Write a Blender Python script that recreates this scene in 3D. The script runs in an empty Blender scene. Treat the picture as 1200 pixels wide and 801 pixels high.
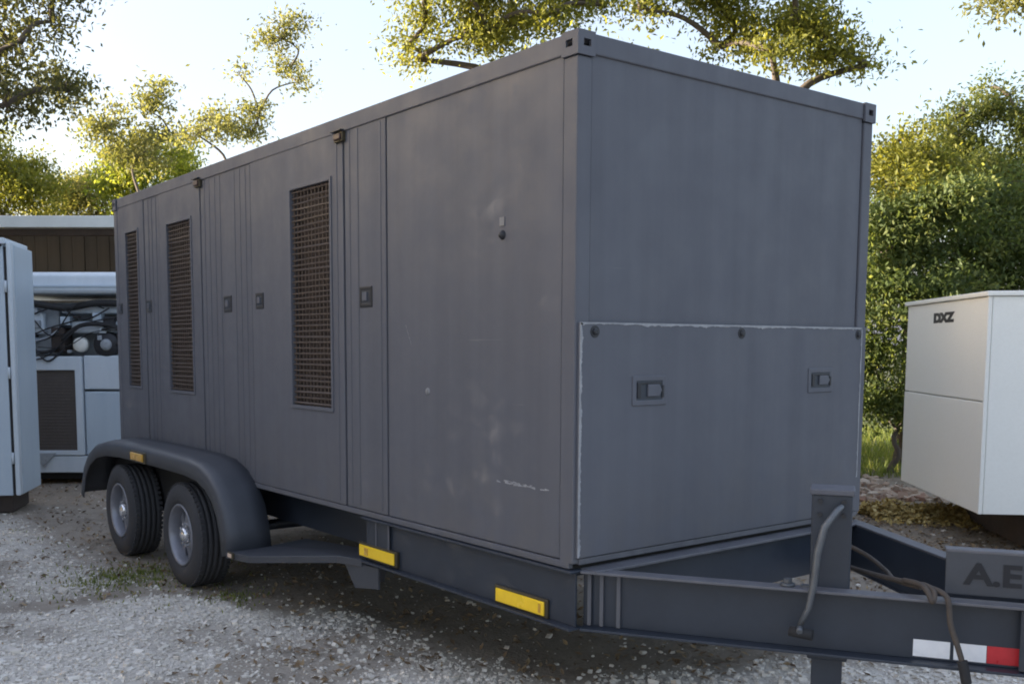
import bpy, math, random
import numpy as np
from mathutils import Vector, Matrix

R = math.radians
rng = np.random.default_rng(7)
random.seed(7)
scene = bpy.context.scene
COL = scene.collection

# ------------------------------------------------------------------ camera
CAM = (-2.9527, -3.1429, 1.78)
HEAD = R(36.5475)            # clockwise from +Y
PITCH = R(-5.4337)
cd = bpy.data.cameras.new('camera')
cam = bpy.data.objects.new('camera', cd)
COL.objects.link(cam)
cam.location = CAM
cam.rotation_mode = 'XYZ'
cam.rotation_euler = (math.pi / 2 + PITCH, 0, -HEAD)
cd.sensor_width = 36
cd.lens = 34.99
cd.shift_x = 0.0527
cd.shift_y = 0.0966
cd.clip_start = 0.05
cd.clip_end = 3000
scene.camera = cam

# ------------------------------------------------------------------ sky and sun
SUN_EL = R(6.5)
SUN_AZ = HEAD + R(-84)       # clockwise from +Y, low behind the trailer on the left
w = bpy.data.worlds.new('World')
scene.world = w
w.use_nodes = True
nt = w.node_tree
sky = nt.nodes.new('ShaderNodeTexSky')
sky.sky_type = 'NISHITA'
sky.sun_disc = False
sky.sun_elevation = SUN_EL
sky.sun_rotation = SUN_AZ
sky.air_density = 1.0
sky.dust_density = 4.0
sky.ozone_density = 1.5
bg = nt.nodes['Background']
bg.inputs['Strength'].default_value = 0.15
# thin even veil of high haze over the clear sky
tcw = nt.nodes.new('ShaderNodeTexCoord')
nzw = nt.nodes.new('ShaderNodeTexNoise'); nzw.inputs['Scale'].default_value = 1.6; nzw.inputs['Detail'].default_value = 5
nt.links.new(tcw.outputs['Generated'], nzw.inputs['Vector'])
mrw = nt.nodes.new('ShaderNodeMapRange'); nt.links.new(nzw.outputs['Fac'], mrw.inputs[0])
mrw.inputs[1].default_value = .3; mrw.inputs[2].default_value = .7; mrw.inputs[3].default_value = .56; mrw.inputs[4].default_value = .72
veil = nt.nodes.new('ShaderNodeMix'); veil.data_type = 'RGBA'
nt.links.new(mrw.outputs[0], veil.inputs[0]); nt.links.new(sky.outputs[0], veil.inputs[6])
veil.inputs[7].default_value = (.56, .565, .71, 1)
nt.links.new(veil.outputs[2], bg.inputs['Color'])
sd = bpy.data.lights.new('sun', 'SUN')
sun = bpy.data.objects.new('sun', sd)
COL.objects.link(sun)
sd.energy = 2.5
sd.angle = R(0.5)
sd.color = (1.0, 0.87, 0.68)
sdir = Vector((math.sin(SUN_AZ) * math.cos(SUN_EL), math.cos(SUN_AZ) * math.cos(SUN_EL), math.sin(SUN_EL)))
sun.rotation_euler = sdir.to_track_quat('Z', 'Y').to_euler()
sun.location = (0, 0, 30)
scene.view_settings.view_transform = 'Standard'
scene.view_settings.look = 'None'
scene.view_settings.exposure = 3.12
scene.view_settings.gamma = 1.0
scene.cycles.filter_width = 1.9

# ------------------------------------------------------------------ helpers
def V(*a): return Vector(a)

class MB:
    def __init__(s): s.v = []; s.f = []; s.sm = []
    def add(s, vs, fs, smooth=False):
        b = len(s.v); s.v += [tuple(v) for v in vs]
        for f in fs: s.f.append([i + b for i in f]); s.sm.append(smooth)
        return s
    def box(s, x0, x1, y0, y1, z0, z1):
        vs = [(x, y, z) for x in (x0, x1) for y in (y0, y1) for z in (z0, z1)]
        return s.add(vs, [(0, 1, 3, 2), (4, 6, 7, 5), (0, 4, 5, 1), (2, 3, 7, 6), (0, 2, 6, 4), (1, 5, 7, 3)])
    def obox(s, c, ax, ay, az, hx, hy, hz):
        c = Vector(c); ax = Vector(ax).normalized() * hx; ay = Vector(ay).normalized() * hy; az = Vector(az).normalized() * hz
        vs = [c + ax * i + ay * j + az * k for i in (-1, 1) for j in (-1, 1) for k in (-1, 1)]
        return s.add(vs, [(0, 1, 3, 2), (4, 6, 7, 5), (0, 4, 5, 1), (2, 3, 7, 6), (0, 2, 6, 4), (1, 5, 7, 3)])
    def cyl(s, p0, p1, r0, r1=None, n=16, smooth=True):
        r1 = r0 if r1 is None else r1
        return s.tube([p0, p1], [r0, r1], n, smooth)
    def tube(s, pts, r, n=10, smooth=True):
        pts = [Vector(p) for p in pts]
        if not isinstance(r, (list, tuple)): r = [r] * len(pts)
        b = len(s.v); prev = None
        for i, p in enumerate(pts):
            t = (pts[min(i + 1, len(pts) - 1)] - pts[max(i - 1, 0)]).normalized()
            if prev is None:
                u = t.orthogonal().normalized()
            else:
                u = (prev - t * prev.dot(t)).normalized()
            prev = u; q = t.cross(u)
            for k in range(n):
                a = 2 * math.pi * k / n
                s.v.append(tuple(p + (u * math.cos(a) + q * math.sin(a)) * r[i]))
        for i in range(len(pts) - 1):
            for k in range(n):
                s.f.append([b + i * n + k, b + i * n + (k + 1) % n, b + (i + 1) * n + (k + 1) % n, b + (i + 1) * n + k]); s.sm.append(smooth)
        s.f.append([b + k for k in range(n)][::-1]); s.sm.append(False)
        s.f.append([b + (len(pts) - 1) * n + k for k in range(n)]); s.sm.append(False)
        return s
    def lathe(s, prof, n=40, axis='X', c=(0, 0, 0), smooth=True, closed=False):
        # prof: list of (axial, radius)
        b = len(s.v)
        for a, r in prof:
            for k in range(n):
                t = 2 * math.pi * k / n
                p = (a, r * math.cos(t), r * math.sin(t)) if axis == 'X' else ((r * math.cos(t), a, r * math.sin(t)) if axis == 'Y' else (r * math.cos(t), r * math.sin(t), a))
                s.v.append((p[0] + c[0], p[1] + c[1], p[2] + c[2]))
        m = len(prof)
        for i in range(m if closed else m - 1):
            j = (i + 1) % m
            for k in range(n):
                s.f.append([b + i * n + k, b + i * n + (k + 1) % n, b + j * n + (k + 1) % n, b + j * n + k]); s.sm.append(smooth)
        if not closed:
            s.f.append([b + k for k in range(n)]); s.sm.append(False)
            s.f.append([b + (m - 1) * n + k for k in range(n)][::-1]); s.sm.append(False)
        return s
    def prism(s, poly, axis, a, b):
        def mk(p, t): return (t, p[0], p[1]) if axis == 'X' else ((p[0], t, p[1]) if axis == 'Y' else (p[0], p[1], t))
        n = len(poly)
        return s.add([mk(p, a) for p in poly] + [mk(p, b) for p in poly],
                     [list(range(n))[::-1], list(range(n, 2 * n))] + [(i, (i + 1) % n, (i + 1) % n + n, i + n) for i in range(n)])
    def ring(s, o, u, v, w, h, hole, t):
        # rectangular plate w x h spanned by u, v from corner o, with a rectangular hole, thickness t along -n
        o = Vector(o); u = Vector(u); v = Vector(v); n = u.cross(v)
        a, b_, c, d = hole
        O = [(0, 0), (w, 0), (w, h), (0, h)]; I = [(a, c), (b_, c), (b_, d), (a, d)]
        vs = [o + u * p + v * q for p, q in O + I] + [o + u * p + v * q - n * t for p, q in O + I]
        fs = []
        for i in range(4):
            j = (i + 1) % 4
            fs += [(i, j, j + 4, i + 4), (i + 8, i + 12, j + 12, j + 8), (i, i + 8, j + 8, j), (i + 4, j + 4, j + 12, i + 12)]
        return s.add(vs, fs)
    def build(s, name, m, parent=None, bevel=0, seg=2, fix=True):
        me = bpy.data.meshes.new(name)
        me.from_pydata(s.v, [], s.f)
        me.polygons.foreach_set('use_smooth', s.sm)
        if fix:
            import bmesh
            bm = bmesh.new(); bm.from_mesh(me); bmesh.ops.recalc_face_normals(bm, faces=bm.faces); bm.to_mesh(me); bm.free()
        me.materials.append(m)
        o = bpy.data.objects.new(name, me)
        COL.objects.link(o)
        if parent: o.parent = parent
        if bevel:
            md = o.modifiers.new('bevel', 'BEVEL'); md.width = bevel; md.segments = seg; md.limit_method = 'ANGLE'; md.angle_limit = R(40)
            md.harden_normals = False
        return o

def tag(o, label=None, cat=None, group=None, kind=None):
    for k, x in (('label', label), ('category', cat), ('group', group), ('kind', kind)):
        if x: o[k] = x
    return o

def empty(name, loc, rz=0):
    o = bpy.data.objects.new(name, None); COL.objects.link(o)
    o.location = loc; o.rotation_euler = (0, 0, rz); o.empty_display_size = 0.2
    return o

def inst(o, name, loc=(0, 0, 0), parent=None, rot=None):
    c = o.copy(); c.name = name; COL.objects.link(c); c.location = loc
    if rot: c.rotation_euler = rot
    if parent: c.parent = parent
    return c

RH = (math.cos(HEAD), -math.sin(HEAD)); FH = (math.sin(HEAD), math.cos(HEAD))
def P(lat, dep, z=0.0):     # point given as metres to the right of, and in front of, where the photographer stands
    return (CAM[0] + lat * RH[0] + dep * FH[0], CAM[1] + lat * RH[1] + dep * FH[1], z)

# ------------------------------------------------------------------ materials
def newmat(name):
    m = bpy.data.materials.new(name); m.use_nodes = True
    return m, m.node_tree, m.node_tree.nodes['Principled BSDF']

def noise(nt, scale, detail=4, rough=.55, vec=None, stretch=None):
    tc = nt.nodes.new('ShaderNodeTexCoord')
    mp = nt.nodes.new('ShaderNodeMapping')
    nt.links.new(tc.outputs['Object'], mp.inputs[0])
    if stretch: mp.inputs['Scale'].default_value = stretch
    n = nt.nodes.new('ShaderNodeTexNoise')
    n.inputs['Scale'].default_value = scale; n.inputs['Detail'].default_value = detail; n.inputs['Roughness'].default_value = rough
    nt.links.new(mp.outputs[0], n.inputs['Vector'])
    return n.outputs['Fac']

def ramp(nt, fac, stops):
    r = nt.nodes.new('ShaderNodeValToRGB')
    el = r.color_ramp.elements
    while len(el) < len(stops): el.new(0.5)
    for e, (p, c) in zip(el, stops):
        e.position = p; e.color = (*c, 1) if len(c) == 3 else c
    nt.links.new(fac, r.inputs[0])
    return r.outputs[0]

def mix(nt, fac, a, b, kind='MIX'):
    m = nt.nodes.new('ShaderNodeMix'); m.data_type = 'RGBA'; m.blend_type = kind
    for sock, val in ((m.inputs[0], fac), (m.inputs[6], a), (m.inputs[7], b)):
        if isinstance(val, (int, float)): sock.default_value = val
        elif isinstance(val, tuple): sock.default_value = (*val, 1)
        else: nt.links.new(val, sock)
    return m.outputs[2]

def bump(nt, bs, h, strength, dist=0.01, prev=None):
    b = nt.nodes.new('ShaderNodeBump'); b.inputs['Strength'].default_value = strength; b.inputs['Distance'].default_value = dist
    nt.links.new(h, b.inputs['Height'])
    if prev: nt.links.new(prev, b.inputs['Normal'])
    nt.links.new(b.outputs[0], bs.inputs['Normal'])
    return b.outputs[0]

def painted(name, c, c2=None, rough=.5, metal=0, scale=6, wear=None, wavy=0.0, streak=False, spec=.5):
    m, nt, bs = newmat(name)
    c2 = c2 or tuple(x * .8 for x in c)
    big = noise(nt, scale * .25, 3)
    fine = noise(nt, scale * 12, 5, .7)
    col = ramp(nt, noise(nt, scale, 6, .65, stretch=(1, 1, .12) if streak else None), [(.32, c2), (.68, c)])
    col = mix(nt, .35, col, mix(nt, fine, tuple(x * .75 for x in c), tuple(min(1, x * 1.2) for x in c)))
    if wear:
        wf = ramp(nt, noise(nt, scale * 3.1, 8, .72), [(wear[1], (0, 0, 0)), (wear[1] + .06, (1, 1, 1))])
        col = mix(nt, wf, col, wear[0])
    nt.links.new(col, bs.inputs['Base Color'])
    rr = nt.nodes.new('ShaderNodeMapRange'); nt.links.new(big, rr.inputs[0])
    rr.inputs[1].default_value = .3; rr.inputs[2].default_value = .7
    rr.inputs[3].default_value = max(.05, rough - .1); rr.inputs[4].default_value = min(1, rough + .1)
    nt.links.new(rr.outputs[0], bs.inputs['Roughness'])
    bs.inputs['Metallic'].default_value = metal
    bs.inputs['Specular IOR Level'].default_value = spec
    p = bump(nt, bs, fine, .12, .002)
    if wavy: bump(nt, bs, noise(nt, 2.2, 2, .4), wavy, .05, p)
    return m

def weathered_paint():
    m, nt, bs = newmat('charcoal_paint')
    c, c2 = (.104, .108, .130), (.094, .098, .118)
    col = ramp(nt, noise(nt, .8, 4, .5), [(.20, c2), (.80, c)])
    # run marks left by rain, faint and vertical
    st = ramp(nt, noise(nt, 9, 4, .6, stretch=(1, 1, .035)), [(.36, (.78, .78, .78)), (.64, (1.22, 1.22, 1.20))])
    col = mix(nt, .24, col, mix(nt, 1.0, col, st, 'MULTIPLY'))
    # chalky, sun-faded blotches
    col = mix(nt, ramp(nt, noise(nt, 2.3, 8, .75), [(.60, (0, 0, 0)), (.9, (.15, .15, .15))]), col, (.135, .133, .145))
    # dust thrown up along the lower edge
    tc = nt.nodes.new('ShaderNodeTexCoord'); sp = nt.nodes.new('ShaderNodeSeparateXYZ'); nt.links.new(tc.outputs['Object'], sp.inputs[0])
    mr = nt.nodes.new('ShaderNodeMapRange'); nt.links.new(sp.outputs['Z'], mr.inputs[0])
    mr.inputs[1].default_value = .80; mr.inputs[2].default_value = 1.35; mr.inputs[3].default_value = .55; mr.inputs[4].default_value = 0
    mu = nt.nodes.new('ShaderNodeMath'); mu.operation = 'MULTIPLY'
    nt.links.new(mr.outputs[0], mu.inputs[0])
    nt.links.new(ramp(nt, noise(nt, 5, 7, .7), [(.35, (0, 0, 0)), (.7, (1, 1, 1))]), mu.inputs[1])
    col = mix(nt, mu.outputs[0], col, (.125, .115, .108))
    # scuffs and chips
    ch = ramp(nt, noise(nt, 26, 6, .7), [(.73, (0, 0, 0)), (.76, (.7, .7, .7))])
    col = mix(nt, ch, col, (.22, .215, .215))
    sc = ramp(nt, noise(nt, 7, 5, .65, stretch=(.12, .12, 4.0)), [(.70, (0, 0, 0)), (.73, (.4, .4, .4))])
    col = mix(nt, sc, col, (.19, .19, .20))
    rs = ramp(nt, noise(nt, 13, 8, .75), [(.742, (0, 0, 0)), (.77, (.8, .8, .8))])
    col = mix(nt, rs, col, (.12, .062, .04))
    nt.links.new(col, bs.inputs['Base Color'])
    rr = nt.nodes.new('ShaderNodeMapRange'); nt.links.new(noise(nt, 3.5, 6, .7), rr.inputs[0])
    rr.inputs[1].default_value = .3; rr.inputs[2].default_value = .7; rr.inputs[3].default_value = .50; rr.inputs[4].default_value = .75
    nt.links.new(rr.outputs[0], bs.inputs['Roughness'])
    bs.inputs['Specular IOR Level'].default_value = .4
    p = bump(nt, bs, noise(nt, 80, 5, .7), .12, .002)
    p = bump(nt, bs, noise(nt, 1.7, 3, .5), .12, .06, p)
    bump(nt, bs, noise(nt, 6.0, 2, .4), .10, .02, p)
    return m
PAINT = weathered_paint()
FRAME = painted('frame_paint', (.029, .037, .053), (.020, .026, .039), .45, 0, 7, ((.06, .052, .045), .66))
FENDER = painted('fender_paint', (.058, .063, .076), (.042, .047, .058), .5, 0, 6, ((.09, .085, .085), .66))
EDGE = painted('worn_edge', (.34, .345, .365), (.15, .155, .175), .5, 0, 14)
WEAR = painted('scratched_paint', (.20, .205, .22), (.10, .105, .12), .5, 0, 30)
BLACK = painted('black_rubber', (.022, .022, .024), (.016, .016, .018), .8, 0, 12)
TYRE = painted('tyre_rubber', (.045, .045, .05), (.032, .032, .036), .85, 0, 14, ((.10, .09, .08), .62))
FLANGE = painted('sky_lit_flange', (.13, .13, .145), (.07, .072, .085), .55, 0, 9)  # lighter tone paints in the sky reflection on upward flange faces
DARK = painted('dark_inside', (.012, .011, .011), None, .9)
CORE = painted('brown_radiator_core', (.060, .042, .035), (.028, .02, .017), .7, 0, 10)
SLAT = painted('grille_metal', (.115, .088, .075), (.07, .052, .043), .55, .1, 12)
RIM = painted('rim_silver', (.26, .265, .30), (.17, .175, .20), .4, .35, 12)
CHROME = painted('hub_chrome', (.80, .80, .82), (.65, .65, .68), .22, .8, 10)
STEEL = painted('handle_steel', (.13, .14, .155), (.075, .08, .09), .45, .4, 15)
BOLT = painted('dark_bolt', (.035, .036, .042), None, .5, .3)
AMBER = painted('amber_reflector', (.95, .62, .03), (.85, .52, .02), .2, 0, 20)
AMBERD = painted('amber_lens', (.62, .36, .05), (.48, .25, .04), .25, 0, 20)
BEZEL = painted('reflector_bezel', (.05, .04, .02), None, .5)
WHITE_T = painted('white_tape', (.80, .82, .86), (.70, .72, .78), .35, 0, 30)
RED_T = painted('red_tape', (.55, .03, .04), (.42, .02, .03), .35, 0, 30)
REDLENS = painted('dark_red_lens', (.05, .022, .022), None, .35)
CABLE = painted('dusty_cable', (.085, .068, .056), (.04, .034, .032), .8, 0, 25)
LETTER = painted('black_letter_paint', (.012, .013, .018), None, .6)
CREAM = painted('white_cabinet_paint', (.89, .88, .82), (.86, .85, .79), .45, 0, 3, ((.66, .60, .50), .70), .05)
SKID = painted('rusty_skid', (.07, .052, .045), (.035, .028, .026), .8, 0, 8)
PALE = painted('pale_blue_paint', (.50, .58, .66), (.42, .51, .60), .42, 0, 4, ((.36, .34, .32), .72), .05, True)
PALEW = painted('white_machine_paint', (.62, .68, .74), (.50, .57, .64), .45, 0, 5, ((.30, .26, .22), .68), 0, True)
PALEGREY = painted('grey_engine_paint', (.36, .39, .42), (.25, .27, .30), .5, 0, 8, ((.15, .11, .08), .62))
RADI = painted('radiator_fins', (.135, .115, .105), (.10, .085, .08), .7, .1, 10)
ROOFW = painted('white_roof_sheet', (.62, .67, .70), (.50, .55, .58), .5, 0, 3)
PLANK = painted('brown_plank', (.23, .215, .205), (.16, .15, .14), .85, 0, 5, None, 0, True)
BARK = painted('bark', (.13, .105, .085), (.075, .06, .05), .9, 0, 9)

def stone_mat(name, a, b, c):
    m, nt, bs = newmat(name)
    at = nt.nodes.new('ShaderNodeAttribute'); at.attribute_name = 'tint'
    col = ramp(nt, at.outputs['Fac'], [(0, a), (.5, b), (1, c)])
    col = mix(nt, .3, col, mix(nt, noise(nt, 60, 5, .7), a, c))
    nt.links.new(col, bs.inputs['Base Color']); bs.inputs['Roughness'].default_value = .9
    return m
STONE = stone_mat('gravel_stone', (.42, .38, .33), (.66, .615, .55), (.80, .76, .70))
LITTER = stone_mat('dry_leaf', (.07, .045, .028), (.17, .11, .065), (.34, .25, .14))
STRAW = stone_mat('yellow_debris', (.25, .16, .04), (.46, .34, .10), (.66, .55, .28))

def leaf_mat(name, dark, mid, light, trans=.45):
    m = bpy.data.materials.new(name); m.use_nodes = True
    nt = m.node_tree; nt.nodes.clear()
    at = nt.nodes.new('ShaderNodeAttribute'); at.attribute_name = 'tint'
    col = ramp(nt, at.outputs['Fac'], [(0, dark), (.55, mid), (1, light)])
    d = nt.nodes.new('ShaderNodeBsdfPrincipled'); d.inputs['Roughness'].default_value = .5
    d.inputs['Specular IOR Level'].default_value = .25
    t = nt.nodes.new('ShaderNodeBsdfTranslucent')
    nt.links.new(col, d.inputs['Base Color'])
    nt.links.new(mix(nt, 1.0, col, (1.7, 1.6, .8), 'MULTIPLY'), t.inputs[0])
    ms = nt.nodes.new('ShaderNodeMixShader'); ms.inputs[0].default_value = trans
    nt.links.new(d.outputs[0], ms.inputs[1]); nt.links.new(t.outputs[0], ms.inputs[2])
    o = nt.nodes.new('ShaderNodeOutputMaterial'); nt.links.new(ms.outputs[0], o.inputs[0])
    return m
LEAF = {
    'dark': leaf_mat('leaf_dark_olive', (.055, .06, .03), (.10, .105, .05), (.17, .165, .075), .50),
    'yellow': leaf_mat('leaf_yellow_green', (0.09, 0.105, 0.03), (0.195, 0.21, 0.045), (0.33, 0.3, 0.075), .50),
    'pale': leaf_mat('leaf_pale_green', (0.09, 0.098, 0.045), (0.18, 0.188, 0.075), (0.3, 0.285, 0.12), .50),
    'bright': leaf_mat('leaf_bright_green', (0.105, 0.135, 0.03), (0.21, 0.255, 0.045), (0.33, 0.34, 0.075), .50),
    'gold': leaf_mat('leaf_golden_green', (.085, .10, .03), (.20, .21, .05), (.34, .33, .09), .50),
    'green': leaf_mat('leaf_mid_green', (0.06, 0.083, 0.033), (0.128, 0.158, 0.053), (0.255, 0.255, 0.083), .50),
    'deep': leaf_mat('leaf_deep_green', (.06, .09, .04), (.125, .165, .065), (.26, .28, .10), .50),
    'grass': leaf_mat('grass_blade', (0.075, 0.098, 0.03), (0.15, 0.195, 0.053), (0.285, 0.285, 0.105), .50),
}

# ------------------------------------------------------------------ ground
def vnoise(x, y, s, seed=0):
    x = np.asarray(x) / s; y = np.asarray(y) / s
    xi = np.floor(x).astype(np.int64); yi = np.floor(y).astype(np.int64)
    fx = x - xi; fy = y - yi
    fx = fx * fx * (3 - 2 * fx); fy = fy * fy * (3 - 2 * fy)
    def h(a, b):
        n = (a * 374761393 + b * 668265263 + seed * 974711) & 0x7fffffff
        n = ((n ^ (n >> 13)) * 1274126177) & 0x7fffffff
        return ((n ^ (n >> 16)) & 0xffff) / 65535.0
    return (h(xi, yi) * (1 - fx) + h(xi + 1, yi) * fx) * (1 - fy) + (h(xi, yi + 1) * (1 - fx) + h(xi + 1, yi + 1) * fx) * fy
def fbm(x, y, s, seed=0, o=4):
    t = 0; a = .5; n = 0
    for i in range(o):
        t = t + a * vnoise(x, y, s / 2 ** i, seed + i * 17); n += a; a *= .55
    return t / n

EDGE_LINE = np.array([(-30, 9), (-6, 5.2), (-3, 4.45), (-1.51, 4.05), (-.98, 3.93), (-.51, 4.05), (0, 3.2), (.36, 2.44), (.39, 1.52), (.48, .71), (.96, .43), (1.9, .07), (2.7, -.72), (4.2, -1.6), (9, -3.2), (40, -12), (40, 60), (-30, 60)])
def dirt_dist(x, y):
    n = len(EDGE_LINE); d = np.full(np.shape(x), 1e9); ins = np.zeros(np.shape(x), bool)
    for i in range(n):
        a = EDGE_LINE[i]; b = EDGE_LINE[(i + 1) % n]
        e = b - a; t = np.clip(((x - a[0]) * e[0] + (y - a[1]) * e[1]) / (e @ e), 0, 1)
        d = np.minimum(d, np.hypot(x - a[0] - t * e[0], y - a[1] - t * e[1]))
        c = ((a[1] > y) != (b[1] > y)) & (x < (b[0] - a[0]) * (y - a[1]) / (b[1] - a[1] + 1e-12) + a[0])
        ins ^= c
    return np.where(ins, d, -d)
def gravel_mask(x, y):
    x = np.asarray(x, float); y = np.asarray(y, float)
    dd = dirt_dist(x, y) + (fbm(x, y, .6, 3) - .5) * .55 + (fbm(x, y, .12, 9, 3) - .5) * .16
    g = np.clip(.5 - dd / .30, 0, 1)
    # worn brown patches and shallow ruts in the open gravel
    g = g * (1 - .75 * np.clip((fbm(x, y, .9, 61) - .48) * 4.5, 0, 1)) 
    g = g * (1 - .8 * np.exp(-(dd / .09) ** 2) * (x < .1))
    # behind the rut on the left the yard is thinly gravelled again
    back = np.clip((-.35 - x) / .5, 0, 1) * np.clip((y - 4.0) / .4, 0, 1) * np.clip((fbm(x, y, 1.4, 31) - .30) * 3.5, 0, .75)
    side = np.clip((x - 2.6) / .8, 0, 1) * np.clip((.3 - y) / .5, 0, 1) * np.clip((fbm(x, y, 1.1, 37) - .42) * 3, 0, .5)
    return np.maximum(g, np.maximum(back, side))
def ground_z(x, y):
    z = (fbm(x, y, 2.2, 5, 3) - .5) * .05 + (fbm(x, y, .35, 11, 3) - .5) * .022
    far = np.clip((np.hypot(x - 1, y - 3) - 22) / 60, 0, 1)
    return z * (1 + 3 * far) - .012

gx = np.unique(np.concatenate([np.arange(-4, 5, .045), np.arange(5, 14, .14), 14 + np.cumsum(.2 * 1.14 ** np.arange(52)), -4 - np.cumsum(.08 * 1.13 ** np.arange(60))]))
gy = np.unique(np.concatenate([np.arange(-3, 7, .045), np.arange(7, 16, .12), 16 + np.cumsum(.2 * 1.14 ** np.arange(52)), -3 - np.cumsum(.08 * 1.13 ** np.arange(60))]))
X, Y = np.meshgrid(gx, gy); nx, ny = len(gx), len(gy)
Z = ground_z(X, Y)
co = np.stack([X, Y, Z], -1).reshape(-1, 3)
ii = (np.arange(ny - 1)[:, None] * nx + np.arange(nx - 1)[None]).ravel()
quads = np.stack([ii, ii + 1, ii + nx + 1, ii + nx], 1)

def np_mesh(name, co, faces, m, parent=None, tint=None, smooth=False):
    co = np.ascontiguousarray(co, np.float32); faces = np.ascontiguousarray(faces, np.int32)
    me = bpy.data.meshes.new(name)
    k = faces.shape[1]
    me.vertices.add(len(co)); me.vertices.foreach_set('co', co.ravel())
    me.loops.add(faces.size); me.loops.foreach_set('vertex_index', faces.ravel())
    me.polygons.add(len(faces)); me.polygons.foreach_set('loop_start', np.arange(0, faces.size, k, dtype=np.int32))
    me.polygons.foreach_set('use_smooth', np.full(len(faces), smooth))
    if tint is not None:
        a = me.attributes.new('tint', 'FLOAT', 'FACE'); a.data.foreach_set('value', np.ascontiguousarray(tint, np.float32))
    me.update(calc_edges=True); me.validate()
    me.materials.append(m)
    o = bpy.data.objects.new(name, me); COL.objects.link(o)
    if parent: o.parent = parent
    return o

m, nt, bs = newmat('yard_ground')
ag = nt.nodes.new('ShaderNodeAttribute'); ag.attribute_name = 'gravel'
aw = nt.nodes.new('ShaderNodeAttribute'); aw.attribute_name = 'grass'
vor = nt.nodes.new('ShaderNodeTexVoronoi'); vor.inputs['Scale'].default_value = 42; vor.inputs['Randomness'].default_value = 1
tc = nt.nodes.new('ShaderNodeTexCoord'); nt.links.new(tc.outputs['Object'], vor.inputs['Vector'])
sep = nt.nodes.new('ShaderNodeSeparateColor'); nt.links.new(vor.outputs['Color'], sep.inputs[0])
gcol = ramp(nt, sep.outputs[0], [(0, (.42, .38, .33)), (.5, (.62, .575, .51)), (1, (.76, .715, .65))])
gcol = mix(nt, .45, gcol, ramp(nt, noise(nt, 1.6, 8, .7), [(.3, (.44, .395, .34)), (.7, (.66, .62, .56))]))
dcol = ramp(nt, noise(nt, 3.2, 9, .75), [(.28, (.15, .122, .095)), (.55, (.29, .245, .195)), (.78, (.42, .37, .31))])
dcol = mix(nt, .4, dcol, ramp(nt, noise(nt, 38, 6, .75), [(.3, (.10, .08, .06)), (.7, (.34, .295, .24))]))
wcol = ramp(nt, noise(nt, 9, 7, .7), [(.3, (.05, .06, .02)), (.7, (.13, .135, .05))])
col = mix(nt, ag.outputs['Fac'], dcol, gcol)
col = mix(nt, aw.outputs['Fac'], col, wcol)
nt.links.new(col, bs.inputs['Base Color']); bs.inputs['Roughness'].default_value = .95
pb = bump(nt, bs, noise(nt, 70, 6, .75), .5, .01)
bump(nt, bs, vor.outputs['Distance'], .35, .012, pb)
GROUND_M = m
ground = np_mesh('ground', co, quads, GROUND_M, smooth=True)
tag(ground, kind='structure')
gm = gravel_mask(X, Y)
lat = (X - CAM[0]) * RH[0] + (Y - CAM[1]) * RH[1]; dep = (X - CAM[0]) * FH[0] + (Y - CAM[1]) * FH[1]
far = np.clip((np.hypot(X - 1, Y - 3) - 13.5 + (fbm(X, Y, 3, 41) - .5) * 5) / 3, 0, 1)
patch = np.exp(-(((X + .52) / .28) ** 2 + ((Y - 4.45) / .28) ** 2)) * np.clip(fbm(X, Y, .2, 51) * 2 - .4, 0, 1)
gr = np.clip(far + patch * .8, 0, 1)
for nme, arr in (('gravel', gm * (1 - far)), ('grass', gr)):
    a = ground.data.attributes.new(nme, 'FLOAT', 'POINT'); a.data.foreach_set('value', arr.ravel().astype(np.float32))

# loose stones: irregular 8-cornered chips
def chips(name, px, py, size, m, label, cat, sink=.25, flat=.6, dens_tint=None):
    n = len(px)
    cube = np.array([(x, y, z) for x in (-1, 1) for y in (-1, 1) for z in (-1, 1)], float)
    fc = np.array([(0, 1, 3, 2), (4, 6, 7, 5), (0, 4, 5, 1), (2, 3, 7, 6), (0, 2, 6, 4), (1, 5, 7, 3)])
    v = cube[None] * rng.uniform(.45, 1.0, (n, 8, 3)) + rng.normal(0, .12, (n, 8, 3))
    v *= np.stack([rng.uniform(.7, 1.3, n), rng.uniform(.6, 1.1, n), rng.uniform(flat * .6, flat * 1.2, n)], 1)[:, None]
    a = rng.uniform(0, 6.283, n); tl = rng.normal(0, .35, n)
    x = v[..., 0]; y = v[..., 1]; z = v[..., 2]
    y, z = y * np.cos(tl)[:, None] - z * np.sin(tl)[:, None], y * np.sin(tl)[:, None] + z * np.cos(tl)[:, None]
    x, y = x * np.cos(a)[:, None] - y * np.sin(a)[:, None], x * np.sin(a)[:, None] + y * np.cos(a)[:, None]
    s = size[:, None] * .5
    co = np.stack([x * s + px[:, None], y * s + py[:, None], z * s + (ground_z(px, py) + size * .5 * flat * (1 - 2 * sink))[:, None]], -1)
    f = (np.arange(n)[:, None, None] * 8 + fc[None]).reshape(-1, 4)
    t = np.repeat(np.clip(rng.normal(.5, .24, n), 0, 1), 6)
    o = np_mesh(name, co.reshape(-1, 3), f, m, tint=t)
    return tag(o, label, cat, kind='stuff')

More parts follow.
